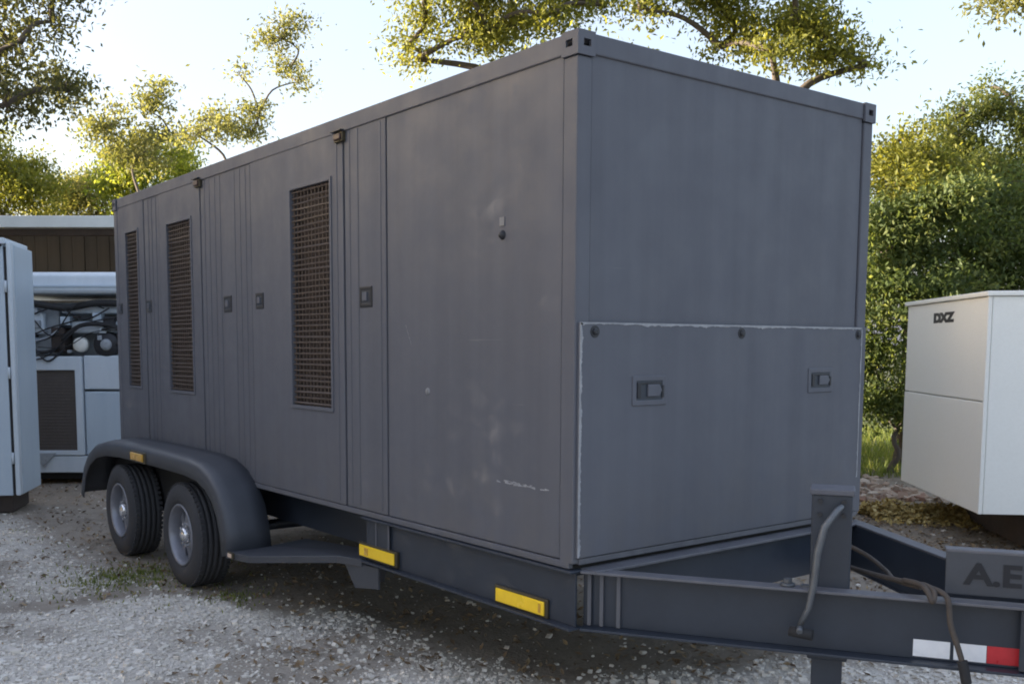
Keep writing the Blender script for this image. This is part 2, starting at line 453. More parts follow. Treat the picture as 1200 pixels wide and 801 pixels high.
def scatter(n, dmax, dmin, latw):
    d = dmin + (dmax - dmin) * rng.random(n) ** 1.5
    l = (rng.random(n) - .5) * 2 * latw * d
    return CAM[0] + l * RH[0] + d * FH[0], CAM[1] + l * RH[1] + d * FH[1]
sx, sy = scatter(150000, 13, 3.2, .62)
keep = rng.random(len(sx)) < np.clip(gravel_mask(sx, sy) * 1.05 + .05, 0, 1) ** 1.2
sx, sy = sx[keep], sy[keep]
chips('gravel', sx, sy, 0.008 + .030 * rng.random(len(sx)) ** 3.2 + .03 * (rng.random(len(sx)) > .992), STONE, 'loose pale grey crushed gravel covering the yard in front of the trailer', 'gravel')

RUBBLE = stone_mat('rubble_stone', (.22, .10, .06), (.36, .27, .20), (.55, .48, .40))
def leaves_flat(px, py, pz, size, tilt=.5):
    n = len(px)
    base = np.array([(-1, 0, 0), (0, -.45, .12), (1, 0, .05), (0, .45, .12)])
    v = np.repeat(base[None], n, 0) * size[:, None, None]
    a = rng.uniform(0, 6.283, n); t = rng.normal(0, tilt, n); u = rng.normal(0, tilt, n)
    x, y, z = v[..., 0], v[..., 1], v[..., 2]
    y, z = y * np.cos(t)[:, None] - z * np.sin(t)[:, None], y * np.sin(t)[:, None] + z * np.cos(t)[:, None]
    x, z = x * np.cos(u)[:, None] - z * np.sin(u)[:, None], x * np.sin(u)[:, None] + z * np.cos(u)[:, None]
    x, y = x * np.cos(a)[:, None] - y * np.sin(a)[:, None], x * np.sin(a)[:, None] + y * np.cos(a)[:, None]
    co = np.stack([x + px[:, None], y + py[:, None], z + pz[:, None]], -1).reshape(-1, 3)
    return co, np.arange(n * 4).reshape(n, 4)

lx, ly = scatter(40000, 17, 3.4, .62)
q1 = rng.uniform(3.2, 6.6, 9000); q2 = rng.uniform(6.5, 11, 9000)
lx = np.concatenate([lx, CAM[0] + q1 * RH[0] + q2 * FH[0]]); ly = np.concatenate([ly, CAM[1] + q1 * RH[1] + q2 * FH[1]])
keep = rng.random(len(lx)) < np.clip((1 - gravel_mask(lx, ly)) * .75, .02, 1) * np.clip(fbm(lx, ly, .7, 77) * 2 - .3, .1, 1)
lx, ly = lx[keep], ly[keep]
co, f = leaves_flat(lx, ly, ground_z(lx, ly) + .012, rng.uniform(.010, .034, len(lx)), .35)
tag(np_mesh('leaf_litter', co, f, LITTER, tint=rng.random(len(lx))), 'brown dry leaves and twigs littering the bare dirt under the trailer', 'leaf litter', kind='stuff')

# yellow leaf and straw debris lying at the edge of the raised cabinet
n = 4200
l_ = 4.25 + 1.25 * rng.random(n); d_ = 10.25 + rng.normal(0, .22, n) - .25 * (l_ - 4.8)
bx = CAM[0] + l_ * RH[0] + d_ * FH[0]; by = CAM[1] + l_ * RH[1] + d_ * FH[1]
hz = .16 * np.exp(-((d_ - 10.25) / .25) ** 2) * (0.4 + fbm(bx, by, .4, 91))
co, f = leaves_flat(bx, by, ground_z(bx, by) + .015 + hz * rng.random(n), rng.uniform(.015, .045, n), .5)
tag(np_mesh('leaf_debris', co, f, STRAW, tint=rng.random(n)), 'yellow dry leaves and straw heaped under the raised white cabinet', 'leaf heap', kind='stuff')
# broken rubble between the trailer and the cabinet
n = 420
l_ = rng.uniform(4.2, 5.6, n); d_ = rng.uniform(11.3, 14.2, n)
chips('rubble', CAM[0] + l_ * RH[0] + d_ * FH[0], CAM[1] + l_ * RH[1] + d_ * FH[1], rng.uniform(.05, .17, n), RUBBLE, 'reddish and pale broken rubble on the ground behind the white cabinet', 'rubble', sink=.3)

def blades(name, px, py, h, label, cat):
    n = len(px); a = rng.uniform(0, 6.283, n); l = rng.normal(0, .35, (n, 2)) * h[:, None]
    z = ground_z(px, py); wd = .006 + h * .02
    b0 = np.stack([px - np.cos(a) * wd, py - np.sin(a) * wd, z], -1); b1 = np.stack([px + np.cos(a) * wd, py + np.sin(a) * wd, z], -1)
    tp = np.stack([px + l[:, 0], py + l[:, 1], z + h], -1)
    co = np.stack([b0, b1, tp], 1).reshape(-1, 3)
    return tag(np_mesh(name, co, np.arange(3 * n).reshape(n, 3), LEAF['grass'], tint=np.clip(rng.normal(.5, .28, n), 0, 1)), label, cat, kind='stuff')
n = 900
n = 1500
wx = np.concatenate([rng.normal(-.52, .30, 900), rng.uniform(-.9, .4, 250), rng.normal(-.1, .12, 200), rng.uniform(-3, -.4, 150)]); wy = np.concatenate([rng.normal(4.45, .24, 900), rng.uniform(3.4, 5.2, 250), rng.normal(3.35, .12, 200), rng.uniform(4.0, 7.5, 150)])
blades('weeds', wx, wy, rng.uniform(.01, .04, n), 'small green weeds sprouting beside the trailer wheels', 'weeds')
gl = rng.uniform(4.2, 9.0, 16000); gd = rng.uniform(13.5, 22, 16000)
blades('grass', CAM[0] + gl * RH[0] + gd * FH[0], CAM[1] + gl * RH[1] + gd * FH[1], rng.uniform(.05, .22, 16000), 'strip of yellow green grass under the shrubs on the right', 'grass')

# ------------------------------------------------------------------ generator trailer
W, L, ZB, ZT = 2.2, 6.06, .82, 3.09
tr = tag(empty('generator_trailer', (0, 0, 0)), 'large charcoal grey enclosed generator trailer on tandem wheels, filling the middle of the yard', 'trailer')
MB().box(.06, W - .06, .06, L - .06, ZB + .01, ZT - .05).build('enclosure_core', CORE, tr)
ZP0, ZP1 = ZB + .02, 3.03         # wall panels
U, Vv = (0, -1, 0), (0, 0, 1)    # side wall seen from -X: normal = U x V = -X

def latch(parent, x, y, z, s=1.0):
    # flush paddle latch on the side wall
    p = MB().ring((x - .004, y + .065 * s, z - .058 * s), U, Vv, .13 * s, .116 * s, (.02 * s, .11 * s, .02 * s, .096 * s), .012).build('latch', BOLT, parent, .003)
    MB().box(x - .002, x + .004, y - .05 * s, y + .05 * s, z - .042 * s, z + .042 * s).build('latch_pan', FRAME, p)
    MB().box(x - .010, x + .002, y - .018 * s, y + .03 * s, z - .022 * s, z + .026 * s).build('latch_paddle', PAINT, p, .003)
    return p

def rib(parent, y, x=0.0, z0=None, z1=None, wd=.014):
    global rib_src
    if rib_src is None:
        rib_src = MB().box(-.0035, .004, -.009, .009, ZP0 + .02, ZP1 - .03).build('rib', PAINT, parent, .0025)
        rib_src.location = (x, y, 0)
        return rib_src
    return inst(rib_src, 'rib', (x, y, 0), parent)
rib_src = None

def louver_door(y0, y1, v0, v1, z0, z1, x=0.0):
    d = MB().ring((x, y1, ZP0), U, Vv, y1 - y0, ZP1 - ZP0, (y1 - v1, y1 - v0, z0 - ZP0, z1 - ZP0), .045).build('access_door', PAINT, tr, .004)
    # raised rim round the grille
    MB().ring((x - .008, v1 + .022, z0 - .022), U, Vv, v1 - v0 + .044, z1 - z0 + .044, (.022, v1 - v0 + .022, .022, z1 - z0 + .022), .012).build('vent_frame', PAINT, d, .003)
    n = 39; src = None
    for i in range(n):
        zz = z0 + (i + .5) * (z1 - z0) / n
        if src is None: src = o = MB().obox((0, 0, 0), (1, 0, .35), (0, 1, 0), (-.35, 0, 1), .006, (v1 - v0) / 2, .0042).build('vent_slat', SLAT, d)
        else: o = inst(src, 'vent_slat', parent=d)
        o.location = (x + .013 + random.uniform(-.002, .002), (v0 + v1) / 2, zz + random.uniform(-.003, .003))
        o.rotation_euler = (random.uniform(-.010, .010), random.uniform(-.3, .3), 0)
    src = None; nb_ = max(6, round((v1 - v0) / .046))
    for i in range(nb_):
        yy = v0 + (i + .5) * (v1 - v0) / nb_
        if src is None: src = o = MB().box(-.004, .004, -.0032, .0032, z0, z1).build('vent_bar', SLAT, d)
        else: o = inst(src, 'vent_bar', parent=d)
        o.location = (x + .016, yy + random.uniform(-.002, .002), 0)
    return d

def side_panel(y0, y1, x=0.0):
    return MB().box(x, x + .045, y0, y1, ZP0, ZP1).build('side_panel', PAINT, tr, .004)

pA = side_panel(.092, 1.494, .006)
pB = side_panel(1.506, 1.944, .004)
for y in (1.56, 1.80, 1.89): rib(pB, y, .004)
latch(pB, .002, 1.714, 2.057)
dC = louver_door(1.958, 3.20, 2.11, 2.612, 1.408, 2.752, 0.0)
latch(dC, -.002, 3.08, 2.084, .9)
rib(dC, 2.03)
pD = side_panel(3.212, 4.07, .004)
for y in (3.29, 3.38, 3.47, 3.72, 3.81, 3.91, 4.0): rib(pD, y, .004)
latch(pD, .002, 3.61, 2.081, 1.0)
dE = louver_door(4.083, 4.94, 4.268, 4.762, 1.427, 2.746, 0.0)
pE = side_panel(4.952, 5.30, .004)
for y in (5.02, 5.12, 5.2): rib(pE, y, .004)
latch(pE, .002, 5.23, 2.296 - .18, .9)
dF = louver_door(5.312, 6.02, 5.464, 5.765, 1.432, 2.768, 0.0)
latch(dF, -.002, 5.96, 2.298 - .18, .8)
# small fittings on the plain side panel
MB().lathe([(-.018, .002), (-.016, .012), (-.008, .016), (0, .022), (.010, .022)], 16, 'X', (.004, .501, 2.293)).build('key_lock', BOLT, pA)
MB().box(.002, .010, .485, .520, 2.335, 2.375).build('sticker_remnant', WEAR, pA)
MB().lathe([(-.003, .004), (-.001, .02), (.004, .022)], 14, 'X', (.006, 1.113, 1.545)).build('paint_chip', WEAR, pA)
sc = MB()
def scrape(y0, y1, z0, z1, wd, seed):
    n = 14
    for k in range(n):
        if random.random() < .18: continue
        a_, b_ = k / n, (k + .9) / n
        w0_, w1_ = wd * random.uniform(.2, 1), wd * random.uniform(.2, 1)
        ya, yb = y0 + (y1 - y0) * a_, y0 + (y1 - y0) * b_; za, zb = z0 + (z1 - z0) * a_ + random.uniform(-.003, .003), z0 + (z1 - z0) * b_ + random.uniform(-.003, .003)
        sc.prism([(ya, za - w0_), (yb, zb - w1_), (yb, zb + w1_), (ya, za + w0_)], 'X', .0045, .008)
scrape(.60, .16, 1.141, 1.136, .0055, 1); scrape(.50, .26, 1.150, 1.141, .003, 2); scrape(1.32, 1.26, 1.9, 1.78, .002, 4)
tag(sc.build('scratch', EDGE, pA), 'pale scratches')
# far side, rear and roof skins
MB().box(W - .045, W, .092, L - .05, ZP0, ZP1).build('side_panel', PAINT, tr, .004)
MB().box(.092, W - .092, L - .045, L, ZP0, ZP1).build('rear_panel', PAINT, tr, .004)
MB().box(.02, W - .02, .02, L - .02, ZT - .04, ZT - .012).build('roof', PAINT, tr)
# corner posts
for x0, y0 in ((-.004, -.004), (W - .078, -.004), (-.004, L - .078), (W - .078, L - .078)):
    MB().box(x0, x0 + .082, y0, y0 + .086, ZP0 - .01, 2.99).build('corner_post', PAINT, tr, .006)
# top rails
for a in ((-.004, .05, .09, L - .09), (W - .05, W + .004, .09, L - .09)):
    MB().box(a[0], a[1], a[2], a[3], 3.004, ZT).build('top_rail', PAINT, tr, .006)
for a in ((.09, W - .09, -.004, .05), (.09, W - .09, L - .05, L + .004)):
    MB().box(a[0], a[1], a[2], a[3], 3.004, ZT).build('top_rail', PAINT, tr, .006)
for cx, cy, sx_, sy_ in ((0, 0, 1, 1), (W, 0, -1, 1), (0, L, 1, -1), (W, L, -1, -1)):
    x0, x1 = sorted((cx - sx_ * .014, cx + sx_ * .088)); y0, y1 = sorted((cy - sy_ * .014, cy + sy_ * .088))
    b = MB()
    # hollow corner casting: a slotted plate on each outer face, a cap and a dark pocket behind
    if sy_ > 0: b.ring((x0, y0, 2.992), (1, 0, 0), (0, 0, 1), x1 - x0, .100, (.034, .076, .036, .066), .012)
    else: b.box(x0, x1, y1 - .012, y1, 2.992, 3.092)
    if sx_ > 0: b.ring((x0, y1, 2.992), (0, -1, 0), (0, 0, 1), y1 - y0 - .012, .100, (.026, .068, .036, .066), .012)
    else: b.box(x1 - .012, x1, y0 + .012, y1 - .012, 2.992, 3.092)
    b.box(x0 + .012, x1 - .002, y0 + .012, y1 - .012, 3.082, 3.094)
    c = b.build('corner_casting', PAINT, tr)
    MB().box(x0 + .05, x1 - .014, y0 + .05, y1 - .014, 2.996, 3.082).build('casting_pocket', DARK, c)
# marker lights along the top of the side
for y, z in ((1.975, 2.975), (4.082, 2.985)):
    c = MB().box(-.020, .004, y - .05, y + .05, z - .028, z + .028).build('clearance_light', BEZEL, tr, .004)
    MB().box(-.032, -.018, y - .038, y + .038, z - .018, z + .018).build('lens', REDLENS, c, .006)
    MB().box(-.040, -.012, y - .06, y + .06, z + .030, z + .036).build('light_guard', FRAME, c)

# front wall: flat upper panel, bolted lower panel
MB().box(.084, W - .084, .006, .045, 1.872, 3.03).build('front_upper_panel', PAINT, tr, .004)
fl = MB().box(.012, W - .045, -.018, .004, ZB + .035, 1.884).build('front_lower_panel', PAINT, tr, .005)
# worn bright edges of the lower panel
def worn(p0, p1, n, w_, nm='worn_edge'):
    mb = MB(); p0 = Vector(p0); p1 = Vector(p1); d = (p1 - p0); t = d.normalized(); nrm = t.cross(Vector((0, -1, 0)))
    up, lo = [], []
    for i in range(n + 1):
        p = p0 + d * i / n
        k = w_ * (.30 + .5 * float(vnoise(i * .13, .5, 1, int(n))) ** 1.5 + .55 * float(vnoise(i * .9, .5, 1, 7 + int(n))) ** 3)
        up.append((p + nrm * k)); lo.append(p)
    A = [(p.x, p.z) for p in lo] + [(p.x, p.z) for p in up[::-1]]
    mb.prism(A, 'Y', p0.y - .002, p0.y + .003)
    return mb.build(nm, EDGE, fl)
worn((.014, -.018, 1.883), (W - .048, -.018, 1.882), 240, .017)
worn((.013, -.018, ZB + .04), (.013, -.018, 1.88), 180, .019)
worn((W - .047, -.018, 1.88), (W - .047, -.018, 1.05), 90, .013)
for x in (.10, 1.10, 2.115):
    bb = MB().lathe([(-.030, .010), (-.026, .016), (-.012, .017)], 6, 'Y', (x, 0, 1.843), False)
    bb.lathe([(-.021, .026), (-.016, .027)], 20, 'Y', (x, 0, 1.843))
    bb.build('bolt', BOLT, fl)
def front_latch(x0, x1, z0, z1):
    p = MB().ring((x0, -.024, z0), (1, 0, 0), (0, 0, 1), x1 - x0, z1 - z0, (.025, x1 - x0 - .03, .025, z1 - z0 - .025), .010).build('latch', PAINT, fl, .004)
    MB().box(x0 + .02, x1 - .025, -.0215, -.019, z0 + .02, z1 - .02).build('latch_pan', FRAME, p)
    xc = x0 + .62 * (x1 - x0)
    hp = [(xc - .045, z0 + .04), (xc + .03, z0 + .04), (xc + .05, (z0 + z1) / 2), (xc + .03, z1 - .04), (xc - .045, z1 - .04)]
    MB().prism(hp, 'Y', -.030, -.020).build('latch_paddle', PAINT, p, .004)
    MB().box(x0 + .030, x0 + .052, -.0265, -.020, z0 + .035, z1 - .035).build('latch_edge', BOLT, p, .002)
    MB().box(xc + .052, xc + .066, -.0265, -.020, z0 + .035, z1 - .045).build('latch_edge', BOLT, p, .002)
    MB().box(x0 + .028, x1 - .035, -.0262, -.020, z1 - .040, z1 - .030).build('latch_edge', BOLT, p, .002)
front_latch(.335, .56, 1.512, 1.648)
front_latch(1.66, 1.88, 1.535, 1.665)
MB().box(W - .042, W + .002, -.012, .004, ZB + .03, 1.884).build('edge_strip', PAINT, tr, .003)

# chassis
FZ0, FZ1 = .535, .802
fr = MB()
fr.box(.018, .030, .0, 1.76, FZ0 + .012, FZ1 - .012)       # web of the near front rail
fr.box(-.022, .060, -.01, 1.76, FZ1 - .012, FZ1)
fr.box(-.026, .060, -.01, 1.76, FZ0, FZ0 + .012)
fr.build('frame_rail', FRAME, tr, .003)
MB().box(W - .03, W - .018, 0, 1.76, FZ0, FZ1).build('frame_rail', FRAME, tr)
MB().box(.26, .33, 1.0, L - .1, FZ0, FZ1).build('main_rail', FRAME, tr)
MB().box(W - .33, W - .26, 1.0, L - .1, FZ0, FZ1).build('main_rail', FRAME, tr)
MB().box(.034, .26, 1.74, 1.752, FZ0 + .002, FZ1 - .002).build('outrigger_plate', FRAME, tr)
MB().box(.004, .017, 1.50, 1.73, FZ0 + .016, FZ1 - .014).build('weld_plate', FRAME, tr, .003)
for y in (1.49, 1.62): MB().box(.000, .006, y, y + .012, FZ0 + .02, FZ1 - .02).build('weld_bead', PAINT, tr)
for y in (.6, 2.4, 3.3, 4.6, 5.9):
    MB().box(.335, W - .335, y, y + .07, FZ0 + .05, FZ1 - .01).build('cross_member', FRAME, tr)
MB().box(.02, W - .02, .02, L - .02, FZ1 + .002, ZB + .008).build('floor_plate', DARK, tr)
MB().box(-.004, .03, .02, L - .02, FZ1 + .004, ZB + .016).build('sill', PAINT, tr, .003)
# front cross member with the sky's reflection painted into its top flange
cm = MB(); cm.box(.10, W - .10, -.03, -.018, FZ0 + .02, FZ1 - .012)
cmo = cm.build('front_cross_member', FRAME, tr, .003)
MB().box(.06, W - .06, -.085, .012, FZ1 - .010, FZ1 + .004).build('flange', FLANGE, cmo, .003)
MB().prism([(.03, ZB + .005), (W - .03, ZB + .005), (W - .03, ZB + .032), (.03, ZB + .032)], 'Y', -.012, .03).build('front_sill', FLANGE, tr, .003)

# reflectors on the near rail
for y0, y1, z0, z1 in ((1.425, 1.795, .572, .632), (.185, .535, .560, .622)):
    zc = (z0 + z1) / 2
    c = MB().box(-.004 if y0 > 1 else .004, .019, y0 - .018, y1 + .018, zc - .045, zc + .045).build('reflector', BEZEL, tr, .006)
    xo = -.012 if y0 > 1 else -.004
    MB().box(xo, xo + .010, y0, y1, zc - .033, zc + .033).build('lens', AMBER, c, .006)
    MB().box(xo - .002, xo + .004, y0 + (.27 if y0 > 1 else .02), y0 + (.31 if y0 > 1 else .035), zc - .02, zc + .02).build('lens_mark', AMBERD, c)

# A-frame drawbar
def drawbar(p, d, n, ln):
    # channel opening outward: p start, d along, n outward (all horizontal)
    p = Vector((p[0], p[1], 0)); d = Vector((d[0], d[1], 0)).normalized(); n = Vector((n[0], n[1], 0)).normalized(); z = Vector((0, 0, 1))
    b = MB(); c = p + d * (ln / 2)
    h = (FZ1 - FZ0) / 2; zc = (FZ1 + FZ0) / 2
    b.obox(c - n * .034 + z * zc, d, n, z, ln / 2, .006, h - .012)
    r = b.build('drawbar', FRAME, tr, .003)
    MB().obox(c - n * .004 + z * (FZ1 - .006), d, n, z, ln / 2, .040, .006).build('flange', FLANGE, r, .003)  # upper flange carries the painted sky reflection
    MB().obox(c - n * .002 + z * (FZ0 + .006), d, n, z, ln / 2, .042, .006).build('flange', FRAME, r, .003)
    return r
D1 = Vector((.5349, -.8449, 0)); N1 = Vector((-.8449, -.5349, 0))
D2 = Vector((-.5349, -.8449, 0)); N2 = Vector((.8449, -.5349, 0))
B0 = Vector((.055, -.004, 0))
nb = drawbar(B0, D1, N1, 1.93)
drawbar((W - .03, .02, 0), D2, N2, 1.95)
def onbar(s, o, z): return B0 + D1 * s + N1 * o + Vector((0, 0, z))
Zv = Vector((0, 0, 1))
for s in (.03, .085, .16):
    MB().obox(onbar(s, -.022, (FZ0 + FZ1) / 2), D1, N1, Zv, .008, .010, .118).build('weld_bead', PAINT, nb)
# coupler nose
MB().prism([(.95, -1.45), (1.27, -1.45), (1.16, -1.95), (1.06, -1.95)], 'Z', FZ0 + .014, FZ1 - .014).build('coupler_tongue', FRAME, tr, .005)
cp = MB().cyl((1.11, -2.06, .62), (1.11, -1.96, .68), .055, .075); cp.lathe([(.56, .05), (.62, .068), (.68, .06), (.70, .02)], 20, 'Z', (1.11, -2.08, 0))
cp.build('coupler', FRAME, tr)
# tall lettered plate standing on the near drawbar
MB().obox(onbar(1.67, -.058, .899), D1, N1, Zv, .225, .006, .085).build('tongue_plate', FENDER, tr, .003)
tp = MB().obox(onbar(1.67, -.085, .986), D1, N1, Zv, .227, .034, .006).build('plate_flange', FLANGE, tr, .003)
def text_mesh(s, size, mat_, parent, loc, xdir, zdir, name='lettering', ext=.0015, bold=0.0, sx=1.0):
    cu = bpy.data.curves.new(name, 'FONT'); cu.body = s; cu.size = size; cu.extrude = ext; cu.offset = bold
    cu.align_x = 'CENTER'; cu.align_y = 'CENTER'
    tmp = bpy.data.objects.new(name + '_tmp', cu); COL.objects.link(tmp)
    dg = bpy.context.evaluated_depsgraph_get()
    me = bpy.data.meshes.new_from_object(tmp.evaluated_get(dg))
    bpy.data.objects.remove(tmp)
    me.materials.clear(); me.materials.append(mat_); me.name = name
    x = Vector(xdir).normalized(); y = Vector(zdir).normalized(); z = x.cross(y)
    M = Matrix((( *(x * sx),), (*y,), (*z,))).transposed()
    me.transform(M.to_4x4()); me.transform(Matrix.Translation(Vector(loc)))
    o = bpy.data.objects.new(name, me); COL.objects.link(o)
    if parent: o.parent = parent
    return o
text_mesh('A.E', .118, LETTER, tr, onbar(1.612, -.050, .895), D1, Zv, 'plate_lettering', .0015, .0035, 1.2)
# conspicuity tape, white then red
wt = MB()
wt.obox(onbar(1.405, -.0275, .592), D1, N1, Zv, .066, .0008, .034)
wt.build('white_tape', WHITE_T, tr)
MB().obox(onbar(1.541, -.0275, .592), D1, N1, Zv, .057, .0008, .034).build('white_tape', WHITE_T, tr)
MB().obox(onbar(1.762, -.0275, .592), D1, N1, Zv, .162, .0008, .034).build('red_tape', RED_T, tr)

# drop-leg jack inside the near drawbar
jc = onbar(1.02, -.120, 0)
j = MB().obox(jc + Zv * .84, D1, N1, Zv, .078, .076, .345).build('jack', FRAME, tr, .008)
MB().obox(jc + Zv * .27, D1, N1, Zv, .060, .058, .24).build('jack_leg', FRAME, j, .006)
MB().obox(jc + Zv * .022, D1, N1, Zv, .12, .11, .012).build('foot_plate', FRAME, j, .004)
MB().obox(jc + Zv * 1.192, D1, N1, Zv, .086, .084, .012).build('jack_cap', PAINT, j, .005)
MB().obox(onbar(1.02, -.046, .66), D1, N1, Zv, .10, .008, .11).build('jack_bracket', FRAME, j, .003)
for s in (.975, 1.065):
    for z in (1.10, 1.155): MB().cyl(onbar(s, -.046, z), onbar(s, -.032, z), .010, n=6, smooth=False).build('bolt', BOLT, j)
hp = [onbar(1.055, -.046, 1.135), onbar(1.055, -.01, 1.140), onbar(1.040, .012, 1.128), onbar(.995, .030, 1.06), onbar(.972, .044, .96), onbar(.960, .052, .82), onbar(.945, .056, .73), onbar(.915, .060, .66)]
MB().tube(hp, [.011, .011, .013, .015, .0155, .015, .012, .011], 12).build('crank_handle', STEEL, j)
MB().cyl(onbar(.875, .058, .633), onbar(.965, .073, .628), .020, .022, 14).build('handle_grip', BLACK, j)
MB().cyl(onbar(.915, .060, .655), onbar(.915, .09, .640), .012, n=10).build('handle_pin', STEEL, j)
bo = MB().cyl(onbar(.86, -.012, FZ1), onbar(.86, -.012, FZ1 + .012), .03, n=16)
bo.cyl(onbar(.86, -.012, FZ1 + .012), onbar(.86, -.012, FZ1 + .03), .018, n=6, smooth=False); bo.build('bolt', STEEL, nb)
MB().obox(onbar(.93, -.02, FZ1 + .004), D1, N1, Zv, .018, .018, .004).build('weld_tab', STEEL, nb)

# tandem fender
prof = [(2.99, .40), (3.03, .56), (3.09, .70), (3.19, .82), (3.34, .915), (3.52, .968), (3.75, .988), (4.2, .992), (4.7, .992), (5.2, .988), (5.6, .968), (5.9, .920), (6.14, .82), (6.30, .68), (6.38, .52), (6.41, .42)]
def offset(pr, d):
    out = []
    for i, p in enumerate(pr):
        a = pr[max(i - 1, 0)]; b = pr[min(i + 1, len(pr) - 1)]
        tx, tz = b[0] - a[0], b[1] - a[1]; l = math.hypot(tx, tz)
        out.append((p[0] + tz / l * d, p[1] - tx / l * d))
    return out
sect = [(.012, 0), (-.10, 0), (-.20, .003), (-.255, .012), (-.282, .028), (-.290, .050), (-.291, .135)]
fv = []; ff = []
for x, d in sect:
    for p in offset(prof, d): fv.append((x, p[0], p[1]))
npf = len(prof)
for i in range(len(sect) - 1):
    for k in range(npf - 1): ff.append((i * npf + k, i * npf + k + 1, (i + 1) * npf + k + 1, (i + 1) * npf + k))
fb = MB(); fb.add(fv, ff, True)
fe = fb.build('fender', FENDER, tr)
sd_ = fe.modifiers.new('solid', 'SOLIDIFY'); sd_.thickness = .006; sd_.offset = 0
tag(fe, 'rounded tandem fender over the two near wheels')
MB().prism([(3.00, .42), *prof[1:-1], (6.40, .44)], 'X', .006, .016).build('fender_liner', BLACK, fe)
al = MB().box(-.306, -.288, 4.56, 4.90, .855, .945).build('side_marker', BEZEL, fe, .006)
MB().box(-.320, -.304, 4.59, 4.87, .87, .932).build('lens', AMBERD, al, .008)
# sloping step from the fender to the rail
st = MB()
top = [(-.295, 3.05, .415), (-.285, 2.72, .437), (-.03, 2.02, .528), (-.01, 1.77, .545), (.255, 1.77, .545), (.255, 2.95, .455), (.0, 3.02, .420)]
nS = len(top)
st.add([*top] + [(x, y, z - .045) for x, y, z in top], [list(range(nS)), list(range(nS, 2 * nS))[::-1]] + [(i, (i + 1) % nS, (i + 1) % nS + nS, i + nS) for i in range(nS)])
st.build('step', FENDER, tr, .004)
sl = MB().box(-.306, -.290, 2.92, 3.0, .385, .425).build('marker_lamp', BEZEL, tr, .003)
MB().box(-.314, -.304, 2.935, 2.985, .392, .418).build('lens', painted('clear_amber_lens', (.75, .55, .42), None, .25), sl, .003)
# hanging bracket below the step
MB().prism([(1.99, .50), (1.60, .525), (1.60, .40), (1.86, .36)], 'X', -.004, .012).build('step_bracket', FENDER, tr, .003)
MB().prism([(.012, .50), (.24, .52), (.20, .37), (.012, .37)], 'Y', 1.855, 1.867).build('step_bracket', FENDER, tr, .003)

# wheels: outer face towards -X at x = 0 (local), axle along X
def make_wheel(parent):
    WR = .372
    # silver rim: barrel, eight spokes
    b = MB()
    b.lathe([(-.012, .205), (-.020, .214), (-.012, .222), (.020, .208), (.055, .200), (.19, .200), (.19, .192), (.055, .190), (.012, .196)], 48, closed=True)
    b.lathe([(.040, .098), (.032, .090), (.034, .060), (.062, .056), (.062, .100)], 40, closed=True)
    for k in range(8):
        a = k * math.pi / 4 + .2
        c, s = math.cos(a), math.sin(a); rad = Vector((0, c, s)); tan = Vector((0, -s, c)); ax = Vector((1, 0, 0))
        v = []
        for r_, hw, x0 in ((.088, .032, .034), (.14, .030, .046), (.199, .046, .058)):
            for e, t in ((-1, x0), (1, x0), (1, x0 + .018), (-1, x0 + .018)): v.append(rad * r_ + tan * hw * e + ax * t)
        b.add(v, [(0, 1, 5, 4), (1, 2, 6, 5), (2, 3, 7, 6), (3, 0, 4, 7), (4, 5, 9, 8), (5, 6, 10, 9), (6, 7, 11, 10), (7, 4, 8, 11), (0, 3, 2, 1), (8, 9, 10, 11)])
    w_ = b.build('wheel', RIM, parent)
    t = MB()
    pr = [(.005, .218), (-.012, .226), (-.022, .250), (-.026, .285), (-.020, .325), (-.004, .352), (.012, .364)]
    groove = []
    for x in (.045, .085, .125, .165): groove += [(x - .006, WR), (x - .004, WR - .012), (x + .004, WR - .012), (x + .006, WR)]
    pr += [(.022, .369)] + groove + [(.195, .368), (.208, .355), (.222, .325), (.225, .285), (.218, .24), (.20, .215)]
    t.lathe(pr, 64, closed=True)
    t.build('tyre', TYRE, w_)
    # tread blocks round the shoulder
    bl = MB()
    for k in range(56):
        a = 2 * math.pi * k / 56; c, s = math.cos(a), math.sin(a)
        bl.obox((.016, c * .362, s * .362), (1, 0, 0), (0, -s, c), (0, c, s), .016, .012, .009)
        bl.obox((.200, c * .362, s * .362), (1, 0, 0), (0, -s, c), (0, c, s), .016, .012, .009)
    tag(bl.build('tread_block', TYRE, w_), kind='stuff')
    MB().lathe([(.060, .056), (.005, .050), (-.006, .040), (-.009, .008)], 24).build('hub', CHROME, w_)
    MB().lathe([(.085, .185), (.10, .192), (.14, .192), (.14, .03)], 32).build('brake_drum', BOLT, w_)
    src = None
    for k in range(8):
        a = 2 * math.pi * k / 8
        p = (.028, .075 * math.cos(a), .075 * math.sin(a))
        if src is None: src = MB().cyl((-.016, 0, 0), (.006, 0, 0), .010, n=6, smooth=False).build('lug_nut', CHROME, w_); src.location = p
        else: inst(src, 'lug_nut', p, w_)
    return w_
def place_copy(o, loc, rot):
    c = o.copy(); COL.objects.link(c); c.location = loc; c.rotation_euler = rot
    for ch in o.children:
        d = ch.copy(); COL.objects.link(d); d.parent = c
    return c
w0 = make_wheel(tr)
w0.location = (-.25, 3.95, .385); w0.scale = (1.05,) * 3; w0.rotation_euler = (.5, 0, 0)
place_copy(w0, (-.25, 5.35, .385), (.1, 0, 0))
place_copy(w0, (W + .25, 3.95, .385), (.5, 0, math.pi)); place_copy(w0, (W + .25, 5.35, .385), (.9, 0, math.pi))
for y in (3.95, 5.35):
    MB().cyl((-.06, y, .385), (W + .06, y, .385), .042, n=16).build('axle', FRAME, tr)
    MB().box(.27, .33, y - .4, y + .4, .44, .47).build('leaf_spring', FRAME, tr)
